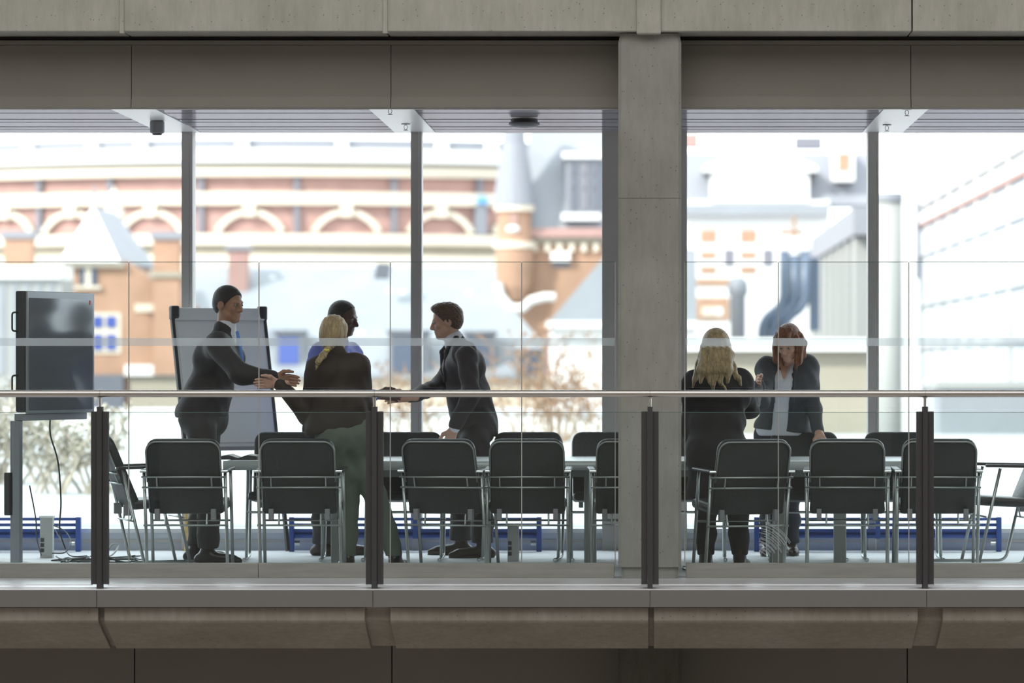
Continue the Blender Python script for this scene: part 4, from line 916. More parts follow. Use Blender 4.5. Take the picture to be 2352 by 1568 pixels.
class SDF:
    """implicit body: tapered capsules and ellipsoids blended smoothly, meshed by surface nets"""
    def __init__(s, h=0.01): s.h = h; s.pr = []; s.cuts = []; s.warp = None
    def cone(s, a, b, ra, rb=None, k=0.02, sub=False):
        s.pr.append(('c', np.array(a, float), np.array(b, float), ra, ra if rb is None else rb, k, sub)); return s
    def path(s, pts, rs, k=0.02):
        for i in range(len(pts)-1): s.cone(pts[i], pts[i+1], rs[i], rs[i+1], k)
        return s
    def ell(s, c, r, M=None, k=0.015, sub=False):
        s.pr.append(('e', np.array(c, float), np.array(r, float), np.eye(3) if M is None else np.array(M, float), 0, k, sub)); return s
    def cut(s, p, n):            # removes what lies on the side the normal points to
        n = Vector(n).normalized(); s.cuts.append((np.array(p, float), np.array(n, float))); return s
    def mesh(s):
        lo = np.full(3, 1e9); hi = -lo
        for p in s.pr:
            if p[6]: continue
            if p[0] == 'c':
                r = max(p[3], p[4]); lo = np.minimum(lo, np.minimum(p[1], p[2])-r); hi = np.maximum(hi, np.maximum(p[1], p[2])+r)
            else:
                r = max(p[2]); lo = np.minimum(lo, p[1]-r); hi = np.maximum(hi, p[1]+r)
        h = s.h; lo -= 3*h; hi += 3*h; n = np.ceil((hi-lo)/h).astype(int)+1
        G = np.full(n, 0.06, np.float32); ax = [lo[i]+h*np.arange(n[i]) for i in range(3)]
        for p in s.pr:
            k = p[5]; m = k+0.035
            if p[0] == 'c':
                r = max(p[3], p[4]); a = np.minimum(p[1], p[2])-r-m; b = np.maximum(p[1], p[2])+r+m
            else:
                r = max(p[2]); a = p[1]-r-m; b = p[1]+r+m
            i0 = np.clip(((a-lo)/h).astype(int), 0, n); i1 = np.clip(((b-lo)/h).astype(int)+2, 0, n)
            if (i1 <= i0).any(): continue
            sl = tuple(slice(i0[j], i1[j]) for j in range(3))
            x = ax[0][sl[0]][:, None, None]; y = ax[1][sl[1]][None, :, None]; z = ax[2][sl[2]][None, None, :]
            if p[0] == 'c':
                ba = p[2]-p[1]; L2 = max(ba@ba, 1e-12); px, py, pz = x-p[1][0], y-p[1][1], z-p[1][2]
                t = np.clip((px*ba[0]+py*ba[1]+pz*ba[2])/L2, 0, 1)
                d = np.sqrt((px-t*ba[0])**2+(py-t*ba[1])**2+(pz-t*ba[2])**2)-(p[3]+(p[4]-p[3])*t)
            else:
                px, py, pz = x-p[1][0], y-p[1][1], z-p[1][2]; M = p[3]; r_ = p[2]
                q = [(px*M[0][j]+py*M[1][j]+pz*M[2][j]) for j in range(3)]
                k0 = np.sqrt(sum((q[j]/r_[j])**2 for j in range(3))); k1 = np.sqrt(sum((q[j]/r_[j]**2)**2 for j in range(3)))+1e-9
                d = k0*(k0-1)/k1
            d = d.astype(np.float32); g = G[sl]
            if p[6]:
                hh = np.clip(0.5-0.5*(g+d)/k, 0, 1); G[sl] = g*(1-hh)+(-d)*hh+k*hh*(1-hh)
            else:
                hh = np.clip(0.5+0.5*(g-d)/k, 0, 1); G[sl] = g*(1-hh)+d*hh-k*hh*(1-hh)
        if s.warp is not None:
            G = G+s.warp(ax[0][:, None, None], ax[1][None, :, None], ax[2][None, None, :]).astype(np.float32)
        for c, nn in s.cuts:
            d = (ax[0][:, None, None]-c[0])*nn[0]+(ax[1][None, :, None]-c[1])*nn[1]+(ax[2][None, None, :]-c[2])*nn[2]
            G = np.maximum(G, d.astype(np.float32))
        return nets(G, lo, h)

def nets(G, lo, h):
    S = G < 0; n = np.array(G.shape)
    acc = np.zeros((*(n-1), 3), np.float32); cnt = np.zeros(n-1, np.int16)
    offs = [(i, j, k) for i in (0, 1) for j in (0, 1) for k in (0, 1)]
    def cn(o, A): return A[o[0]:n[0]-1+o[0], o[1]:n[1]-1+o[1], o[2]:n[2]-1+o[2]]
    tot = sum(cn(o, S).astype(np.int8) for o in offs); act = (tot > 0) & (tot < 8)
    idx = np.argwhere(act)
    if len(idx) == 0: return np.zeros((0, 3)), []
    vals = np.stack([G[idx[:, 0]+o[0], idx[:, 1]+o[1], idx[:, 2]+o[2]] for o in offs], 1)
    pos = np.zeros((len(idx), 3)); c = np.zeros(len(idx))
    for a in range(8):
        for b in range(a+1, 8):
            oa, ob = np.array(offs[a]), np.array(offs[b])
            if abs(oa-ob).sum() != 1: continue
            m = (vals[:, a] < 0) != (vals[:, b] < 0); va, vb = vals[m, a], vals[m, b]; t = va/(va-vb)
            pos[m] += oa+(ob-oa)*t[:, None]; c[m] += 1
    V = lo+(idx+pos/c[:, None])*h
    ids = -np.ones(n-1, np.int64); ids[tuple(idx.T)] = np.arange(len(idx)); F = []
    for axi in range(3):
        u, w = (axi+1) % 3, (axi+2) % 3; e = np.zeros(3, int); e[axi] = 1
        sl0 = [slice(0, None)]*3; sl1 = [slice(0, None)]*3; sl0[axi] = slice(0, n[axi]-1); sl1[axi] = slice(1, n[axi])
        A = S[tuple(sl0)]; B = S[tuple(sl1)]; ed = np.argwhere(A != B)
        ok = (ed[:, u] > 0) & (ed[:, w] > 0) & (ed[:, u] < n[u]-1) & (ed[:, w] < n[w]-1); ed = ed[ok]
        eu = np.zeros(3, int); eu[u] = 1; ew = np.zeros(3, int); ew[w] = 1
        q = [ids[tuple((ed-d).T)] for d in (0*eu, eu, eu+ew, ew)]; Q = np.stack(q, 1)
        flip = A[tuple(ed.T)]
        Q[~flip] = Q[~flip][:, ::-1]
        F.append(Q)
    F = np.concatenate(F); F = F[(F >= 0).all(1)]
    E = np.concatenate([F[:, [0, 1]], F[:, [1, 2]], F[:, [2, 3]], F[:, [3, 0]]])
    for lam in ((0.5, -0.52, 0.5, -0.52, 0.4) if h > 0.0055 else (0.4, -0.42, 0.3)):      # even out the grid steps
        A = np.zeros_like(V); C = np.zeros(len(V))
        np.add.at(A, E[:, 0], V[E[:, 1]]); np.add.at(C, E[:, 0], 1); np.add.at(A, E[:, 1], V[E[:, 0]]); np.add.at(C, E[:, 1], 1)
        V = V+lam*(A/np.maximum(C, 1)[:, None]-V)
    return V, F

def soft(name, parts, m, root, parent=None, label=None):
    """join one or more meshed implicit pieces into one object"""
    vs, fs, n = [], [], 0
    for g in parts:
        V, F = g.mesh()
        if len(V) == 0: continue
        vs.append(V); fs.append(F+n); n += len(V)
    V = np.concatenate(vs)-np.array(root.location); F = np.concatenate(fs)
    me = bpy.data.meshes.new(name); me.vertices.add(len(V)); me.vertices.foreach_set('co', V.astype(np.float32).ravel())
    me.loops.add(len(F)*4); me.loops.foreach_set('vertex_index', F.astype(np.int32).ravel())
    me.polygons.add(len(F)); me.polygons.foreach_set('loop_start', np.arange(0, len(F)*4, 4, dtype=np.int32)); me.polygons.foreach_set('loop_total', np.full(len(F), 4, np.int32))
    me.update(calc_edges=True); me.validate(); me.polygons.foreach_set('use_smooth', np.ones(len(me.polygons), bool))
    me.materials.append(MATS[m]); o = bpy.data.objects.new(name, me); COL.objects.link(o); o.parent = parent or root
    if label: o['label'] = label
    return o

V3 = Vector
def frame(yaw, pitch=0.0, roll=0.0):
    """columns: forward, left, up"""
    M = Matrix.Rotation(yaw, 3, 'Z') @ Matrix.Rotation(pitch, 3, 'Y') @ Matrix.Rotation(roll, 3, 'X')
    return M

def head_sdf(c, M, neck, scale=1.0, jaw=1.0, nose=1.0):
    g = SDF(0.005); k = scale; Mn = [[M[i][j] for j in range(3)] for i in range(3)]
    def L(f, l, u): return V3(c)+M @ V3((f*k, l*k, u*k))
    g.ell(L(-.014, 0, .030), (.098*k, .076*k, .088*k), Mn); g.ell(L(.022, 0, -.035), (.068*k, .060*k*jaw, .086*k), Mn, 0.02)
    g.cone(L(.066, -.012, -.096), L(.066, .012, -.096), .021*k, k=0.02)
    for q in (-1, 1):
        g.cone(L(.035, q*.045*jaw, -.075), L(-.01, q*.056*jaw, -.045), .018*k, k=0.02)
        g.ell(L(.062, q*.040, -.022), (.024*k, .022*k, .02*k), Mn, 0.015)
        g.ell(L(-.008, q*.079, -.008), (.027*k, .010*k, .032*k), Mn, 0.006); g.ell(L(-.004, q*.088, -.006), (.014*k, .006*k, .018*k), Mn, 0.006, True)
    g.cone(L(.078, -.032, .020), L(.078, .032, .020), .013*k, k=0.012)
    for q in (-1, 1): g.ell(L(.098, q*.031, .002), (.016*k, .018*k, .012*k), Mn, 0.010, True)
    g.cone(L(.088, 0, .010), L(.106*nose, 0, -.030), .008*k, .013*k, 0.008); g.cone(L(.094, -.010, -.036), L(.094, .010, -.036), .010*k, k=0.008)
    g.cone(L(.083, -.018, -.060), L(.083, .018, -.060), .0085*k, k=0.007); g.cone(L(.081, -.016, -.073), L(.081, .016, -.073), .0085*k, k=0.007)
    g.cone(L(.096, -.02, -.0665), L(.096, .02, -.0665), .0035*k, k=0.004, sub=True)
    g.cone(L(-.02, 0, -.06), neck, .054*k, .060*k, 0.03)
    return g
def eyes(c, M, root, body, scale=1.0):
    for q in (-1, 1):
        p = V3(c)+M @ V3((.080*scale, q*.031*scale, .003*scale)); mb = MB().ball(p-V3(root.location), .0115*scale); e = mb.build('eye', 'eye_white', body, smooth=True)
        p2 = V3(c)+M @ V3((.0885*scale, q*.031*scale, .003*scale)); MB().ball(p2-V3(root.location), .0058*scale, 8, 5).build('iris', 'shoe_black', body, smooth=True)
def short_hair(c, M, scale=1.0, thick=0.010, front=0.045, low=-0.06):
    g = SDF(0.006); Mn = [[M[i][j] for j in range(3)] for i in range(3)]; k = scale
    def L(f, l, u): return V3(c)+M @ V3((f*k, l*k, u*k))
    g.ell(L(-.016, 0, .032), (.098*k+thick, .076*k+thick*.8, .088*k+thick), Mn)
    g.ell(L(-.055, 0, -.015), (.052*k+thick*.5, .068*k+thick*.5, .06*k), Mn, 0.03)
    g.cut(L(front, 0, .045), M @ V3((1.0, 0, -0.75))); g.cut(L(-.02, 0, low), M @ V3((0.35, 0, -1.0)))
    return g

def hand_sdf(wrist, D, T, curl=0.5, scale=1.0, spread=0.12, thumb_out=0.7):
    """wrist point, pointing direction D, thumb-side direction T; fingers curl towards N"""
    D = V3(D).normalized(); T = V3(T); T = (T-D*T.dot(D)).normalized(); N = D.cross(T).normalized()
    if curl < 0: N = -N; curl = -curl
    g = SDF(0.004); k = scale; w = V3(wrist)
    for t in (-.026, -.009, .009, .026):
        g.cone(w+D*.012*k+T*t*.7*k, w+D*.088*k+T*t*k, .0145*k, .0125*k, 0.012)
    g.cone(w-D*.05*k, w+D*.02*k, .026*k, .024*k, 0.02)
    for t, Lf in ((.030, .074), (.010, .083), (-.010, .077), (-.029, .060)):
        p = w+D*.088*k+T*t*k; a = curl*0.55; d0 = (D+T*t*spread*25*0.1).normalized()
        pts = [p]; rs = [.0098*k]
        for j, (fr, rr) in enumerate(((.45, .0092), (.31, .0086), (.24, .0075))):
            an = curl*(0.45+0.62*j); d = d0*math.cos(an)+N*math.sin(an); pts.append(pts[-1]+d*Lf*fr*k); rs.append(rr*k)
        g.path(pts, rs, 0.004)
    p = w+D*.028*k+T*.026*k; q = p+(D*.7+T*thumb_out+N*.35).normalized()*.042*k; r_ = q+(D*.95+T*thumb_out*.3+N*.3*curl).normalized()*.034*k; e = r_+(D+N*.35*curl).normalized()*.026*k
    g.path([p, q, r_, e], [.0165*k, .0125*k, .0105*k, .0085*k], 0.010)
    return g

def shoe(name, m, ankle, d, root, L=0.275, heel=0.0, boot=0.0):
    d = V3((d[0], d[1], 0)).normalized(); s = V3((-d.y, d.x, 0)); a = V3((ankle[0], ankle[1], 0))
    g = SDF(0.007); b = L/0.275
    g.cone(a-d*.055*b+V3((0, 0, .030+heel)), a+d*.02*b+V3((0, 0, .045+heel*.7)), .036, .040, .02)
    g.cone(a+d*.02*b+V3((0, 0, .040+heel*.7)), a+d*.15*b+V3((0, 0, .026)), .040, .036, .02); g.cone(a+d*.15*b+V3((0, 0, .024)), a+d*.195*b+V3((0, 0, .020)), .034, .022, .015)
    g.cone(a-d*.02*b+V3((0, 0, .05+heel)), V3(ankle)+V3((0, 0, .02+boot)), .042, .045, .02)
    g.cut((0, 0, 0.001), (0, 0, -1))
    o = soft(name, [g], m, root)
    mb = MB(); n = 18; out = []
    for i in range(n):
        t = 2*math.pi*i/n; f = math.cos(t); l = math.sin(t); wd = .040 if f < 0 else .043
        out.append(a+d*((.07 if True else 0)*b+f*.145*b)+s*l*wd*(1-.25*max(0, f)**3)-V3(root.location))
    mb.zprism([(p.x, p.y) for p in out], 0.0-root.location.z, 0.012-root.location.z); mb.build('sole', m, o)
    return o

def person(px, s, label):
    return thing('person', label, 'person', (X(px, s), Y(s), 0))

def torso(g, sh, pel, chest, waist, Lv, grow=0.0, w=1.0, k=0.045):
    """capsules laid across the body"""
    g.cone(sh[0], sh[1], .062+grow, k=k)
    g.cone(V3(chest)-Lv*.085*w, V3(chest)+Lv*.085*w, .118+grow, k=k)
    g.cone(V3(waist)-Lv*.060*w, V3(waist)+Lv*.060*w, .110+grow, k=k)
    g.cone(V3(pel)-Lv*.070*w, V3(pel)+Lv*.070*w, .118+grow, k=k)
    g.cone(chest, waist, .12+grow, .11+grow, k=k); g.cone(waist, pel, .11+grow, .12+grow, k=k)
    for q in (0, 1): g.cone(sh[q], V3(chest)+(V3(sh[q])-V3(chest))*.35, .06+grow, .09+grow, k=k)
    return g
def limb(g, pts, rs, k=0.025): return g.path([V3(p) for p in pts], rs, k)
def trousers(name, m, root, pel, Lv, legs, hem, top, wide=0.0, w=1.0):
    g = SDF(0.010); g.cone(V3(pel)-Lv*.075*w, V3(pel)+Lv*.075*w, .125*w+.004, k=.04)
    for hip, knee, ank in legs:
        hip, knee, ank = V3(hip), V3(knee), V3(ank); g.path([hip, hip*.5+knee*.5, knee, knee*.45+ank*.55, ank-V3((0, 0, .03))], [.098*w, .085*w, .068, .066+wide*.5, .060+wide], .03)
    g.cut((0, 0, hem), (0, 0, -1)); g.cut((0, 0, top), (0, 0, 1))
    g.warp = lambda x, y, z: 0.0055*np.sin(z*40+np.sin(x*17)*2)*np.sin(x*31+y*23)
    return soft(name, [g], m, root)
def core(root, J, hd, hands, m):
    """the body: one figure under the clothes with head, neck and hands"""
    g = SDF(0.014); torso(g, J['sh'], J['pel'], J['chest'], J['waist'], J['L'], -0.012, J.get('w', 1)); g.cone(J['neck'], (V3(J['sh'][0])+V3(J['sh'][1]))/2, .05, k=.03)
    for a in J['arms']: limb(g, a, [.042, .036, .026])
    for l in J['legs']: limb(g, [l[0], l[1], l[2]], [.075, .05, .036])
    return soft('body', [g, hd]+hands, m, root)
def wrinkle(x, y, z): return 0.0055*np.sin(z*30+np.sin(x*13+y*9)*2.4)*np.sin(x*23+y*19+z*11)
def sleeve(g, a, ra=(.066, .056, .043), k=.03): return limb(g, a, list(ra), k)

def lapels(m, root, jk, J, Fv, Lv, out=.136, drop=.10, r=.014, lat=(.040, .008)):
    for q in (-1, 1):
        g = SDF(.006); c = V3(J['chest']); n = V3(J['neck'])
        g.path([n-Fv*.045+Lv*q*.02+V3((0, 0, .012)), n+Lv*q*.062-V3((0, 0, .008)), n*.5+c*.5+Fv*out*.72+Lv*q*.070, c+Fv*out+Lv*q*lat[0]-V3((0, 0, .02)), c+Fv*out*.97+Lv*q*lat[1]-V3((0, 0, drop))], [r, r*1.15, r*1.2, r, r*.7], .012)
        soft('lapel', [g], m, root, jk)

# ---------------------------------------------------------------- man in the dark suit at the table end
r = person(480, 349, 'man in a dark suit with blue tie reaching out at the table end')
Fv = V3((0.93, -0.36, 0)).normalized(); Lv = V3((-Fv.y, Fv.x, 0))
J = dict(L=Lv, sh=(P(500, 792, 354.5), P(518, 786, 345)), chest=P(502, 822, 349.5), waist=P(482, 896, 349.5), pel=P(468, 962, 349.5), neck=P(516, 752, 349.5),
         arms=[(P(500, 796, 355.5), P(552, 858, 358), P(624, 867, 357)), (P(518, 792, 344.5), P(498, 880, 343.5), P(490, 940, 343.5))],
         legs=[(P(462, 985, 351.5), P(480, 1115, 352), (X(478, 351), Y(351), .09)), (P(474, 985, 347.5), P(470, 1115, 347), (X(452, 346), Y(346), .09))])
hc = P(526, 699, 349.5); M = frame(math.atan2(-.52, .85), math.radians(6)); hd = head_sdf(hc, M, P(518, 754, 349.5), 0.98)
h1_ = hand_sdf(P(630, 868, 357), (1, .05, -.12), (0.1, -.25, 1), 0.35)
b = core(r, J, hd, [h1_], 'skin_tan'); eyes(hc, M, r, b, .98)
soft('hair', [short_hair(hc, M, .98, .010, .054, -.050)], 'hair_black', r)
g = SDF(0.009); torso(g, J['sh'], P(466, 950, 349.5), J['chest'], J['waist'], Lv, .016); g.cone(P(480, 880, 349.5), P(440, 948, 349.5), .11, .10, k=.05); g.cone(P(515, 760, 349.5), J['chest'], .075, .11, .03)
sleeve(g, J['arms'][0], (.074, .066, .047)); sleeve(g, J['arms'][1])
g.cone(hc-V3((0, 0, .10)), P(524, 756, 349.5), .058, .050, .008, True)
g.cone(P(532, 750, 351), P(554, 815, 352), .040, .008, .010, True)
g.cut(P(470, 957, 349.5), (0.03, 0, -1)); g.cut(P(622, 867, 357), (1, 0, -.05)) if False else None
g.warp = wrinkle
jk = soft('jacket', [g], 'suit_charcoal', r); lapels('suit_charcoal', r, jk, J, Fv, Lv)
g = SDF(0.008); g.cone(J['chest']-Lv*.05+Fv*.02, J['chest']+Lv*.05+Fv*.02, .112, k=.03); g.cone(P(520, 748, 349.5), J['chest']+Fv*.03, .064, .10, .03); g.cone(P(500, 850, 349.5)+Fv*.02, J['chest'], .10, k=.03)
g.cut(hc-M @ V3((-.01, 0, .088)), (0.2, 0, 1)); sh_ = soft('shirt', [g], 'shirt_white', r)
soft('cuff', [SDF(.006).cone(P(622, 867, 357), P(629, 868, 357), .036, .034)], 'shirt_white', r)
tp = [P(541, 762, 352.5), P(546, 785, 353), P(551, 815, 353.2), P(553, 850, 353)]
mb = MB(); mb.tube([p+Fv*.012-V3(r.location) for p in tp], [.012, .013, .014, .012], 8); mb.build('tie', 'tie_blue', r, smooth=True)
trousers('trousers', 'suit_charcoal', r, J['pel'], Lv, J['legs'], .10, Z(930, 349), .012)
for l, d in zip(J['legs'], ((1, -.1), (1, .15))): shoe('shoe', 'shoe_black', l[2], d, r, .29)

# ---------------------------------------------------------------- blonde woman in olive trousers, back to the camera
r = person(800, 362, 'blonde woman with ponytail in dark brown jacket and olive trousers, seen from behind')
Fv = V3((-.25, .97, 0)).normalized(); Lv = V3((-Fv.y, Fv.x, 0))
J = dict(L=Lv, w=.92, sh=(P(734, 846, 363), P(820, 842, 362)), chest=P(775, 868, 361.5), waist=P(780, 935, 362), pel=P(796, 1003, 362.5), neck=P(770, 808, 361),
         arms=[(P(732, 852, 362), P(706, 955, 361.5), P(645, 884, 362)), (P(824, 850, 361.5), P(840, 938, 361), P(838, 1000, 357))],
         legs=[(P(775, 1030, 362.5), P(800, 1150, 361), (X(798, 361), Y(361), .09)), (P(822, 1030, 362), P(868, 1155, 361), (X(908, 361), Y(361), .09))])
hc = P(769, 768, 360.5); M = frame(math.atan2(.8, .35), math.radians(8)); hd = head_sdf(hc, M, P(770, 812, 361), .93)
hl = hand_sdf(P(640, 881, 362), (-1, .02, .03), (-.2, -.3, 1), -0.3, .92); hr_ = hand_sdf(P(838, 1003, 356.5), (-.2, .9, -.3), (-1, 0, .1), .3, .9)
core(r, J, hd, [hl, hr_], 'skin_fair')
g = SDF(0.006); Mn = [[M[i][j] for j in range(3)] for i in range(3)]
g.ell(hc+M @ V3((-.018, 0, .030)), (.103, .086, .096), Mn); g.ell(hc+M @ V3((-.035, 0, -.03)), (.075, .082, .085), Mn, .03); g.cut(hc+M @ V3((.055, 0, .06)), M @ V3((1, 0, -.5))); g.cut(hc+M @ V3((0, 0, -.098)), M @ V3((0, 0, -1)))
g.warp = lambda x, y, z: .0022*np.sin((x-hc.x)*210+np.sin(z*22)*1.5)
hr2 = soft('hair', [g], 'hair_blonde', r)
mb = MB(); rnd = random.Random(5)
for i in range(26):
    a_ = rnd.uniform(-1, 1); p0 = hc+V3((a_*.075, rnd.uniform(-.04, .03), .118-.05*a_*a_-.004)); d_ = V3((a_*.6+rnd.uniform(-.5, .5), rnd.uniform(-.3, .3), 1)).normalized()*rnd.uniform(.008, .028)
    mb.tube([q-V3(r.location) for q in (p0-d_*.4, p0+d_*.5, p0+d_+V3((rnd.uniform(-.012, .012), 0, -.006)))], 0.0007, 3)
mb.build('loose_strands', 'hair_blonde', hr2)
g = SDF(.005); bx = P(751, 803, 363.5); g.path([P(762, 790, 363), bx, P(742, 816, 364.5), P(731, 830, 365.2), P(726, 848, 365)], [.028, .017, .022, .017, .005], .012)
g.warp = lambda x, y, z: .0022*np.sin((x+z)*260); soft('ponytail', [g], 'hair_blonde', r, hr2)
mb = MB().lathe((0, 0, 0), [(.017, -.008), (.020, 0), (.017, .008)], 12); mb.v = [v+P(750, 804, 364)-V3(r.location) for v in mb.v]; mb.build('hair_band', 'band_yellow', hr2, smooth=True)
g = SDF(0.009); torso(g, J['sh'], P(782, 985, 362.2), J['chest'], J['waist'], Lv, .016, .95); sleeve(g, J['arms'][0], (.066, .060, .042)); sleeve(g, J['arms'][1], (.066, .058, .044)); g.cone(P(770, 812, 361.3), J['chest'], .066, .10, .03)
g.cone(P(765, 930, 362.5), P(735, 985, 362.5), .09, .10, .04); g.cut(P(790, 985, 362), (.2, 0, -1)); g.warp = wrinkle; soft('jacket', [g], 'jacket_brown', r)
trousers('trousers', 'trousers_olive', r, J['pel'], Lv, J['legs'], .085, Z(955, 362), -.006, .98)
for l, d in zip(J['legs'], ((-.25, 1), (.25, 1))): shoe('shoe', 'shoe_black', l[2], d, r, .25)

# ---------------------------------------------------------------- man in the blue shirt behind her
r = person(770, 337, 'dark skinned man with shaved head in a blue shirt, behind the blonde woman with ponytail')
Fv = V3((.75, -.66, 0)).normalized(); Lv = V3((-Fv.y, Fv.x, 0))
J = dict(L=Lv, sh=(P(738, 812, 339), P(806, 812, 334)), chest=P(766, 845, 337), waist=P(762, 920, 336.5), pel=P(756, 985, 336.5), neck=P(778, 780, 337),
         arms=[(P(736, 816, 339), P(770, 905, 343), P(858, 906, 345)), (P(808, 818, 333.5), P(815, 900, 334), P(820, 960, 335))],
         legs=[(P(742, 1010, 337.5), P(742, 1130, 338), (X(741, 337), Y(337), .09)), (P(768, 1010, 336), P(785, 1130, 336), (X(790, 336), Y(336), .09))])
hc = P(789, 730, 337.5); M = frame(math.atan2(-.30, .95), math.radians(12)); hd = head_sdf(hc, M, P(780, 782, 337), .97, 1.0, 1.04)
hr_ = hand_sdf(P(866, 906, 345), (1, .05, -.05), (0, -.5, 1), .55)
b = core(r, J, hd, [hr_], 'skin_dark'); eyes(hc, M, r, b, .97); soft('hair', [short_hair(hc, M, .97, .004, .035, -.03)], 'hair_black', r)
g = SDF(.010); torso(g, J['sh'], J['pel'], J['chest'], J['waist'], Lv, .010); sleeve(g, J['arms'][0], (.066, .056, .040)); sleeve(g, J['arms'][1]); g.cone(P(778, 788, 337), J['chest'], .066, .10, .03); g.cut(P(760, 1000, 337), (0, 0, -1)); g.warp = wrinkle
soft('shirt', [g], 'shirt_blue', r); trousers('trousers', 'suit_charcoal', r, J['pel'], Lv, J['legs'], .08, Z(965, 337), .01)
for l, d in zip(J['legs'], ((.9, -.3), (1, 0))): shoe('shoe', 'shoe_brown', l[2], d, r, .28)

# ---------------------------------------------------------------- man in profile, right
r = person(1085, 338, 'brown haired man in a dark jacket leaning left to shake hands, in profile')
Fv = V3((-.96, -.28, 0)).normalized(); Lv = V3((-Fv.y, Fv.x, 0))
J = dict(L=Lv, sh=(P(1066, 812, 342.5), P(1058, 806, 334)), chest=P(1064, 842, 338), waist=P(1074, 918, 338), pel=P(1088, 985, 338), neck=P(1042, 774, 338),
         arms=[(P(1072, 818, 344), P(1082, 905, 346), P(1046, 978, 345)), (P(1052, 822, 334), P(1010, 885, 336), P(944, 911, 341))],
         legs=[(P(1092, 1010, 340), P(1108, 1130, 340), (X(1108, 341), Y(341), .09)), (P(1078, 1010, 336.5), P(1062, 1135, 336), (X(1058, 336), Y(336), .09))])
hc = P(1024, 738, 338); M = frame(math.atan2(-.12, -.99), math.radians(10)); hd = head_sdf(hc, M, P(1042, 780, 338), .98)
hr_ = hand_sdf(P(938, 912, 341.5), (-1, -.02, -.02), (0, -.4, 1), -.55); hl = hand_sdf(P(1042, 985, 345), (-.35, .1, -1), (-1, -.1, .2), .5)
b = core(r, J, hd, [hr_, hl], 'skin_fair'); eyes(hc, M, r, b, .98)
g = short_hair(hc, M, .98, .014, .052, -.05); g.ell(hc+M @ V3((.035, 0, .100)), (.052, .055, .030), [[M[i][j] for j in range(3)] for i in range(3)], .02); g.warp = lambda x, y, z: .003*np.sin(x*150+z*60)*np.sin(y*130+z*90)
soft('hair', [g], 'hair_brown', r)
g = SDF(.009); torso(g, J['sh'], P(1088, 975, 338), J['chest'], J['waist'], Lv, .016); g.cone(P(1085, 900, 338), P(1100, 992, 338), .115, .135, .05); g.cone(P(1046, 786, 338), J['chest'], .070, .11, .03)
sleeve(g, J['arms'][0], (.072, .062, .048)); sleeve(g, J['arms'][1], (.070, .058, .044)); g.cone(hc-V3((-.02, 0, .10)), P(1034, 782, 338), .058, .046, .008, True); g.cone(P(1020, 786, 340), P(1010, 850, 340), .040, .010, .012, True)
g.cut(P(1100, 993, 338), (-.25, 0, -1)); g.warp = wrinkle; jk = soft('jacket', [g], 'suit_navy', r); lapels('suit_navy', r, jk, J, Fv, Lv)
g = SDF(.008); g.cone(P(1041, 776, 338), J['chest'], .066, .10, .03); g.cone(J['chest']-Lv*.05+Fv*.018, J['chest']+Lv*.05+Fv*.018, .112, k=.03); g.cut(hc+M @ V3((-.01, 0, -.092)), (-.45, 0, 1)); soft('shirt', [g], 'shirt_white', r)
soft('cuff', [SDF(.006).cone(P(1047, 976, 345), P(1044, 983, 345), .040, .036)], 'shirt_white', r); soft('cuff', [SDF(.006).cone(P(948, 910, 341), P(940, 912, 341), .034, .032)], 'shirt_blue', r)
trousers('trousers', 'suit_navy', r, J['pel'], Lv, J['legs'], .10, Z(955, 338), .016)
for l, d in zip(J['legs'], ((-1, -.1), (-1, .05))): shoe('shoe', 'shoe_brown', l[2], d, r, .29)

# ---------------------------------------------------------------- long haired blonde woman, back to the camera
r = person(1655, 361, 'woman with long blonde hair in a black coat, seen from behind')
Fv = V3((.2, .98, 0)).normalized(); Lv = V3((-Fv.y, Fv.x, 0))
J = dict(L=Lv, w=.95, sh=(P(1594, 882, 361.5), P(1700, 878, 361)), chest=P(1648, 902, 360.5), waist=P(1646, 970, 361), pel=P(1650, 1040, 361.5), neck=P(1645, 842, 360.5),
         arms=[(P(1590, 888, 361), P(1585, 985, 360), P(1592, 1060, 357)), (P(1704, 884, 360.5), P(1722, 940, 357), P(1738, 888, 350))],
         legs=[(P(1630, 1065, 361.5), P(1622, 1170, 361), (X(1621, 361), Y(361), .09)), (P(1676, 1065, 361), P(1694, 1170, 361), (X(1700, 361), Y(361), .09))])
hc = P(1645, 800, 360); M = frame(math.atan2(.98, .1), math.radians(10)); hd = head_sdf(hc, M, P(1646, 846, 360.5), .94)
hr_ = hand_sdf(P(1740, 886, 349.5), (.1, 1, .1), (-.3, 0, 1), .4, .9); hl = hand_sdf(P(1592, 1066, 356.5), (.2, .6, -.8), (1, .2, .2), .4, .9)
core(r, J, hd, [hr_, hl], 'skin_fair')
g = SDF(.006); Mn = [[M[i][j] for j in range(3)] for i in range(3)]
g.ell(hc+M @ V3((-.018, 0, .030)), (.106, .090, .100), Mn); g.cut(hc+M @ V3((.06, 0, .06)), M @ V3((1, 0, -.4)))
g2 = SDF(.006)
for t in (-1.0, -.5, 0, .5, 1.0):
    g2.path([hc+V3((t*.045, -.065, .02)), P(1645+t*24, 815, 367), P(1643+t*29, 850, 368), P(1641+t*31, 872+6*math.cos(t*7), 368.2)], [.050, .046, .034, .012], .02)
g2.path([P(1620, 800, 364), P(1606, 840, 366), P(1597, 870, 366.5), P(1592, 890, 366)], [.03, .026, .018, .004], .015); g2.path([P(1668, 805, 364), P(1682, 845, 366), P(1695, 868, 366.5), P(1706, 890, 366)], [.03, .026, .016, .004], .015)
g2.path([P(1655, 850, 367.6), P(1654, 875, 368.4), P(1668, 896, 368)], [.025, .018, .004], .012); g2.path([P(1630, 850, 367.6), P(1636, 880, 368.4), P(1640, 898, 368)], [.03, .022, .004], .012)
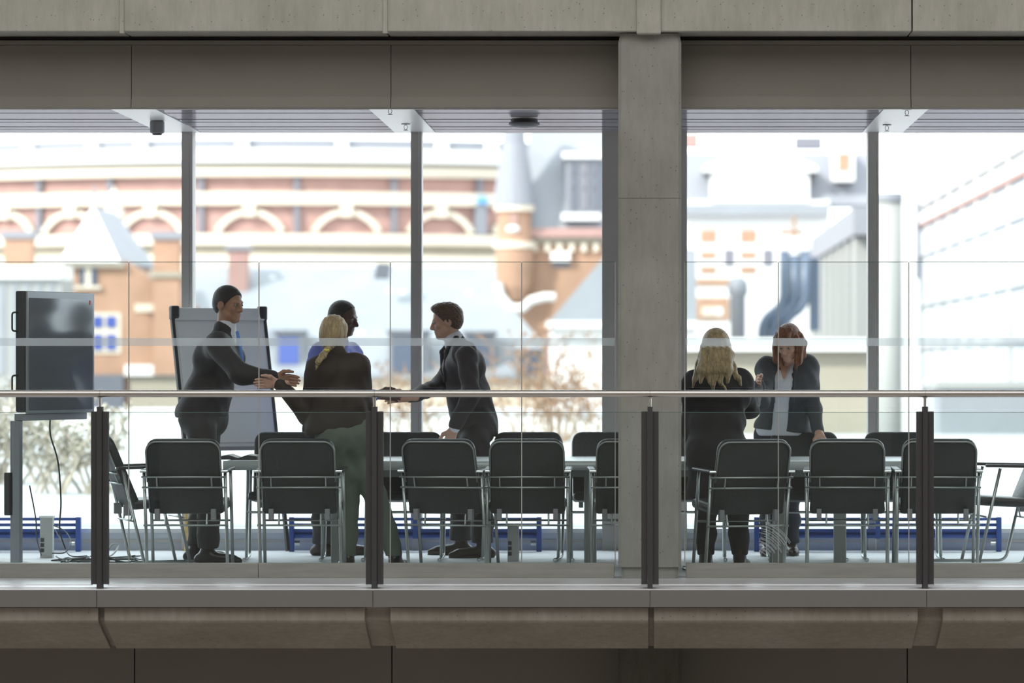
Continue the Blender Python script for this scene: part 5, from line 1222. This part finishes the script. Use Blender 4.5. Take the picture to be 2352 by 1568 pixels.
g2.warp = lambda x, y, z: .0038*np.sin(x*150+np.sin(z*13)*2.2)
soft('hair', [g, g2], 'hair_blonde', r)
g = SDF(.010); torso(g, J['sh'], P(1648, 1035, 361.5), J['chest'], J['waist'], Lv, .018, 1.0); sleeve(g, J['arms'][0], (.068, .058, .046)); sleeve(g, J['arms'][1], (.068, .058, .042)); g.cone(P(1645, 848, 360.6), J['chest'], .064, .10, .03)
g.cone(P(1630, 1040, 361.5), P(1612, 1145, 361.2), .125, .10, .05); g.cone(P(1665, 1040, 361.5), P(1675, 1130, 361.2), .125, .11, .05); g.cut(P(1620, 1150, 361), (-.25, 0, -1)); g.warp = wrinkle; soft('coat', [g], 'cloth_black', r)
trousers('trousers', 'cloth_black', r, J['pel'], Lv, J['legs'], .09, Z(1000, 361), -.008, .95)
for l, d in zip(J['legs'], ((0, 1), (.25, 1))): shoe('boot', 'shoe_brown', l[2], d, r, .25, 0, .10)

# ---------------------------------------------------------------- red haired woman, facing the camera
r = person(1800, 337, 'red haired woman in a grey jacket and white blouse leaning forward to shake hands')
Fv = V3((-.22, -.97, 0)).normalized(); Lv = V3((-Fv.y, Fv.x, 0))
J = dict(L=Lv, w=.92, sh=(P(1764, 846, 341), P(1852, 842, 340)), chest=P(1808, 872, 340), waist=P(1804, 935, 338), pel=P(1795, 1000, 336.5), neck=P(1810, 822, 341),
         arms=[(P(1762, 850, 341), P(1748, 920, 346), P(1742, 884, 349)), (P(1856, 848, 340), P(1868, 935, 339.5), P(1878, 988, 340.5))],
         legs=[(P(1775, 1025, 336.5), P(1770, 1140, 336.5), (X(1766, 336.5), Y(336.5), .09)), (P(1812, 1025, 336), P(1814, 1140, 336), (X(1817, 336), Y(336), .09))])
hc = P(1811, 788, 343); M = frame(math.atan2(-.93, -.36), math.radians(28)); hd = head_sdf(hc, M, P(1811, 826, 341), .93)
hr_ = hand_sdf(P(1741, 880, 349.3), (-.1, -1, .05), (.2, 0, 1), -.4, .9); hl = hand_sdf(P(1880, 992, 340.8), (.35, -.5, -.75), (-.9, -.2, .2), .25, .9)
b = core(r, J, hd, [hr_, hl], 'skin_fair'); eyes(hc, M, r, b, .93)
Mn = [[M[i][j] for j in range(3)] for i in range(3)]; up = V3((0, 0, 1))
g = SDF(.006); g.ell(hc+M @ V3((-.020, 0, .034)), (.104, .082, .096), Mn); g.cut(hc+M @ V3((.066, 0, .062)), M @ V3((1, 0, -.55)))
g2 = SDF(.006)
for q in (-1, 1):
    for o_ in (.0, .04):
        a_ = hc+M @ V3((.03-o_*1.6, q*.070, .055)); b_ = hc+M @ V3((.02-o_*1.6, q*.080, -.02)); g2.path([a_, b_, b_+V3((q*-.004, .0, -.085)), b_+V3((q*-.03, .01, -.15))], [.022, .030, .026, .006], .02)
for o_ in (-.03, 0, .03): g2.path([hc+M @ V3((.02, o_, .115)), hc+M @ V3((.086, o_*1.3, .075)), hc+M @ V3((.100, o_*1.5, .035))], [.018, .016, .006], .012)
g2.warp = lambda x, y, z: .003*np.sin(x*170+np.sin(z*20)*1.5)
soft('hair', [g, g2], 'hair_red', r)
g = SDF(.009); torso(g, J['sh'], P(1797, 985, 337), J['chest'], J['waist'], Lv, .016, .95); sleeve(g, J['arms'][0], (.064, .056, .042)); sleeve(g, J['arms'][1], (.064, .054, .042)); g.cone(P(1810, 832, 341), J['chest'], .066, .10, .03)
a_ = J['neck']+Fv*.10; b_ = J['chest']+Fv*.155; c_ = J['waist']+Fv*.16; d_ = V3(P(1797, 985, 337))+Fv*.17
for u_, v_, ra_, rb_ in ((V3(J['neck'])+Fv*.04+V3((0, 0, .06)), a_, .075, .065), (a_, b_, .055, .062), (b_, c_, .062, .055), (c_, d_, .055, .060)): g.cone(u_, v_, ra_, rb_, .008, True)
g.ell(V3(J['neck'])+Fv*.115-V3((0, 0, .012)), (.072, .072, .072), None, .006, True); g.cone(V3(J['neck'])+V3((0, 0, .09)), V3(J['neck'])+Fv*.05-V3((0, 0, .05)), .074, .066, .006, True); g.cut(P(1800, 996, 337), (0, 0, -1)); g.cut(P(1800, 990, 337), (-.1, 0, -1)); g.warp = wrinkle; jk = soft('jacket', [g], 'jacket_slate', r); lapels('jacket_slate', r, jk, J, Fv, Lv, .128, .15, .012, (.074, .066))
g = SDF(.008); torso(g, (P(1780, 856, 340.5), P(1838, 852, 339.5)), P(1797, 985, 337), J['chest'], J['waist'], Lv, .003, .88); g.cone(P(1810, 828, 341), J['chest'], .064, .10, .03); g.cone(V3(J['neck'])+Fv*.07, V3(J['chest'])+Fv*.135, .062, .012, .006, True); g.cut(P(1800, 1000, 337), (0, 0, -1)); soft('blouse', [g], 'shirt_white', r)
trousers('trousers', 'jeans_dark', r, J['pel'], Lv, J['legs'], .08, Z(970, 337), -.006, .95)
for l, d in zip(J['legs'], ((-.2, -1), (.1, -1))): shoe('boot', 'shoe_brown', l[2], d, r, .25, 0, .08)
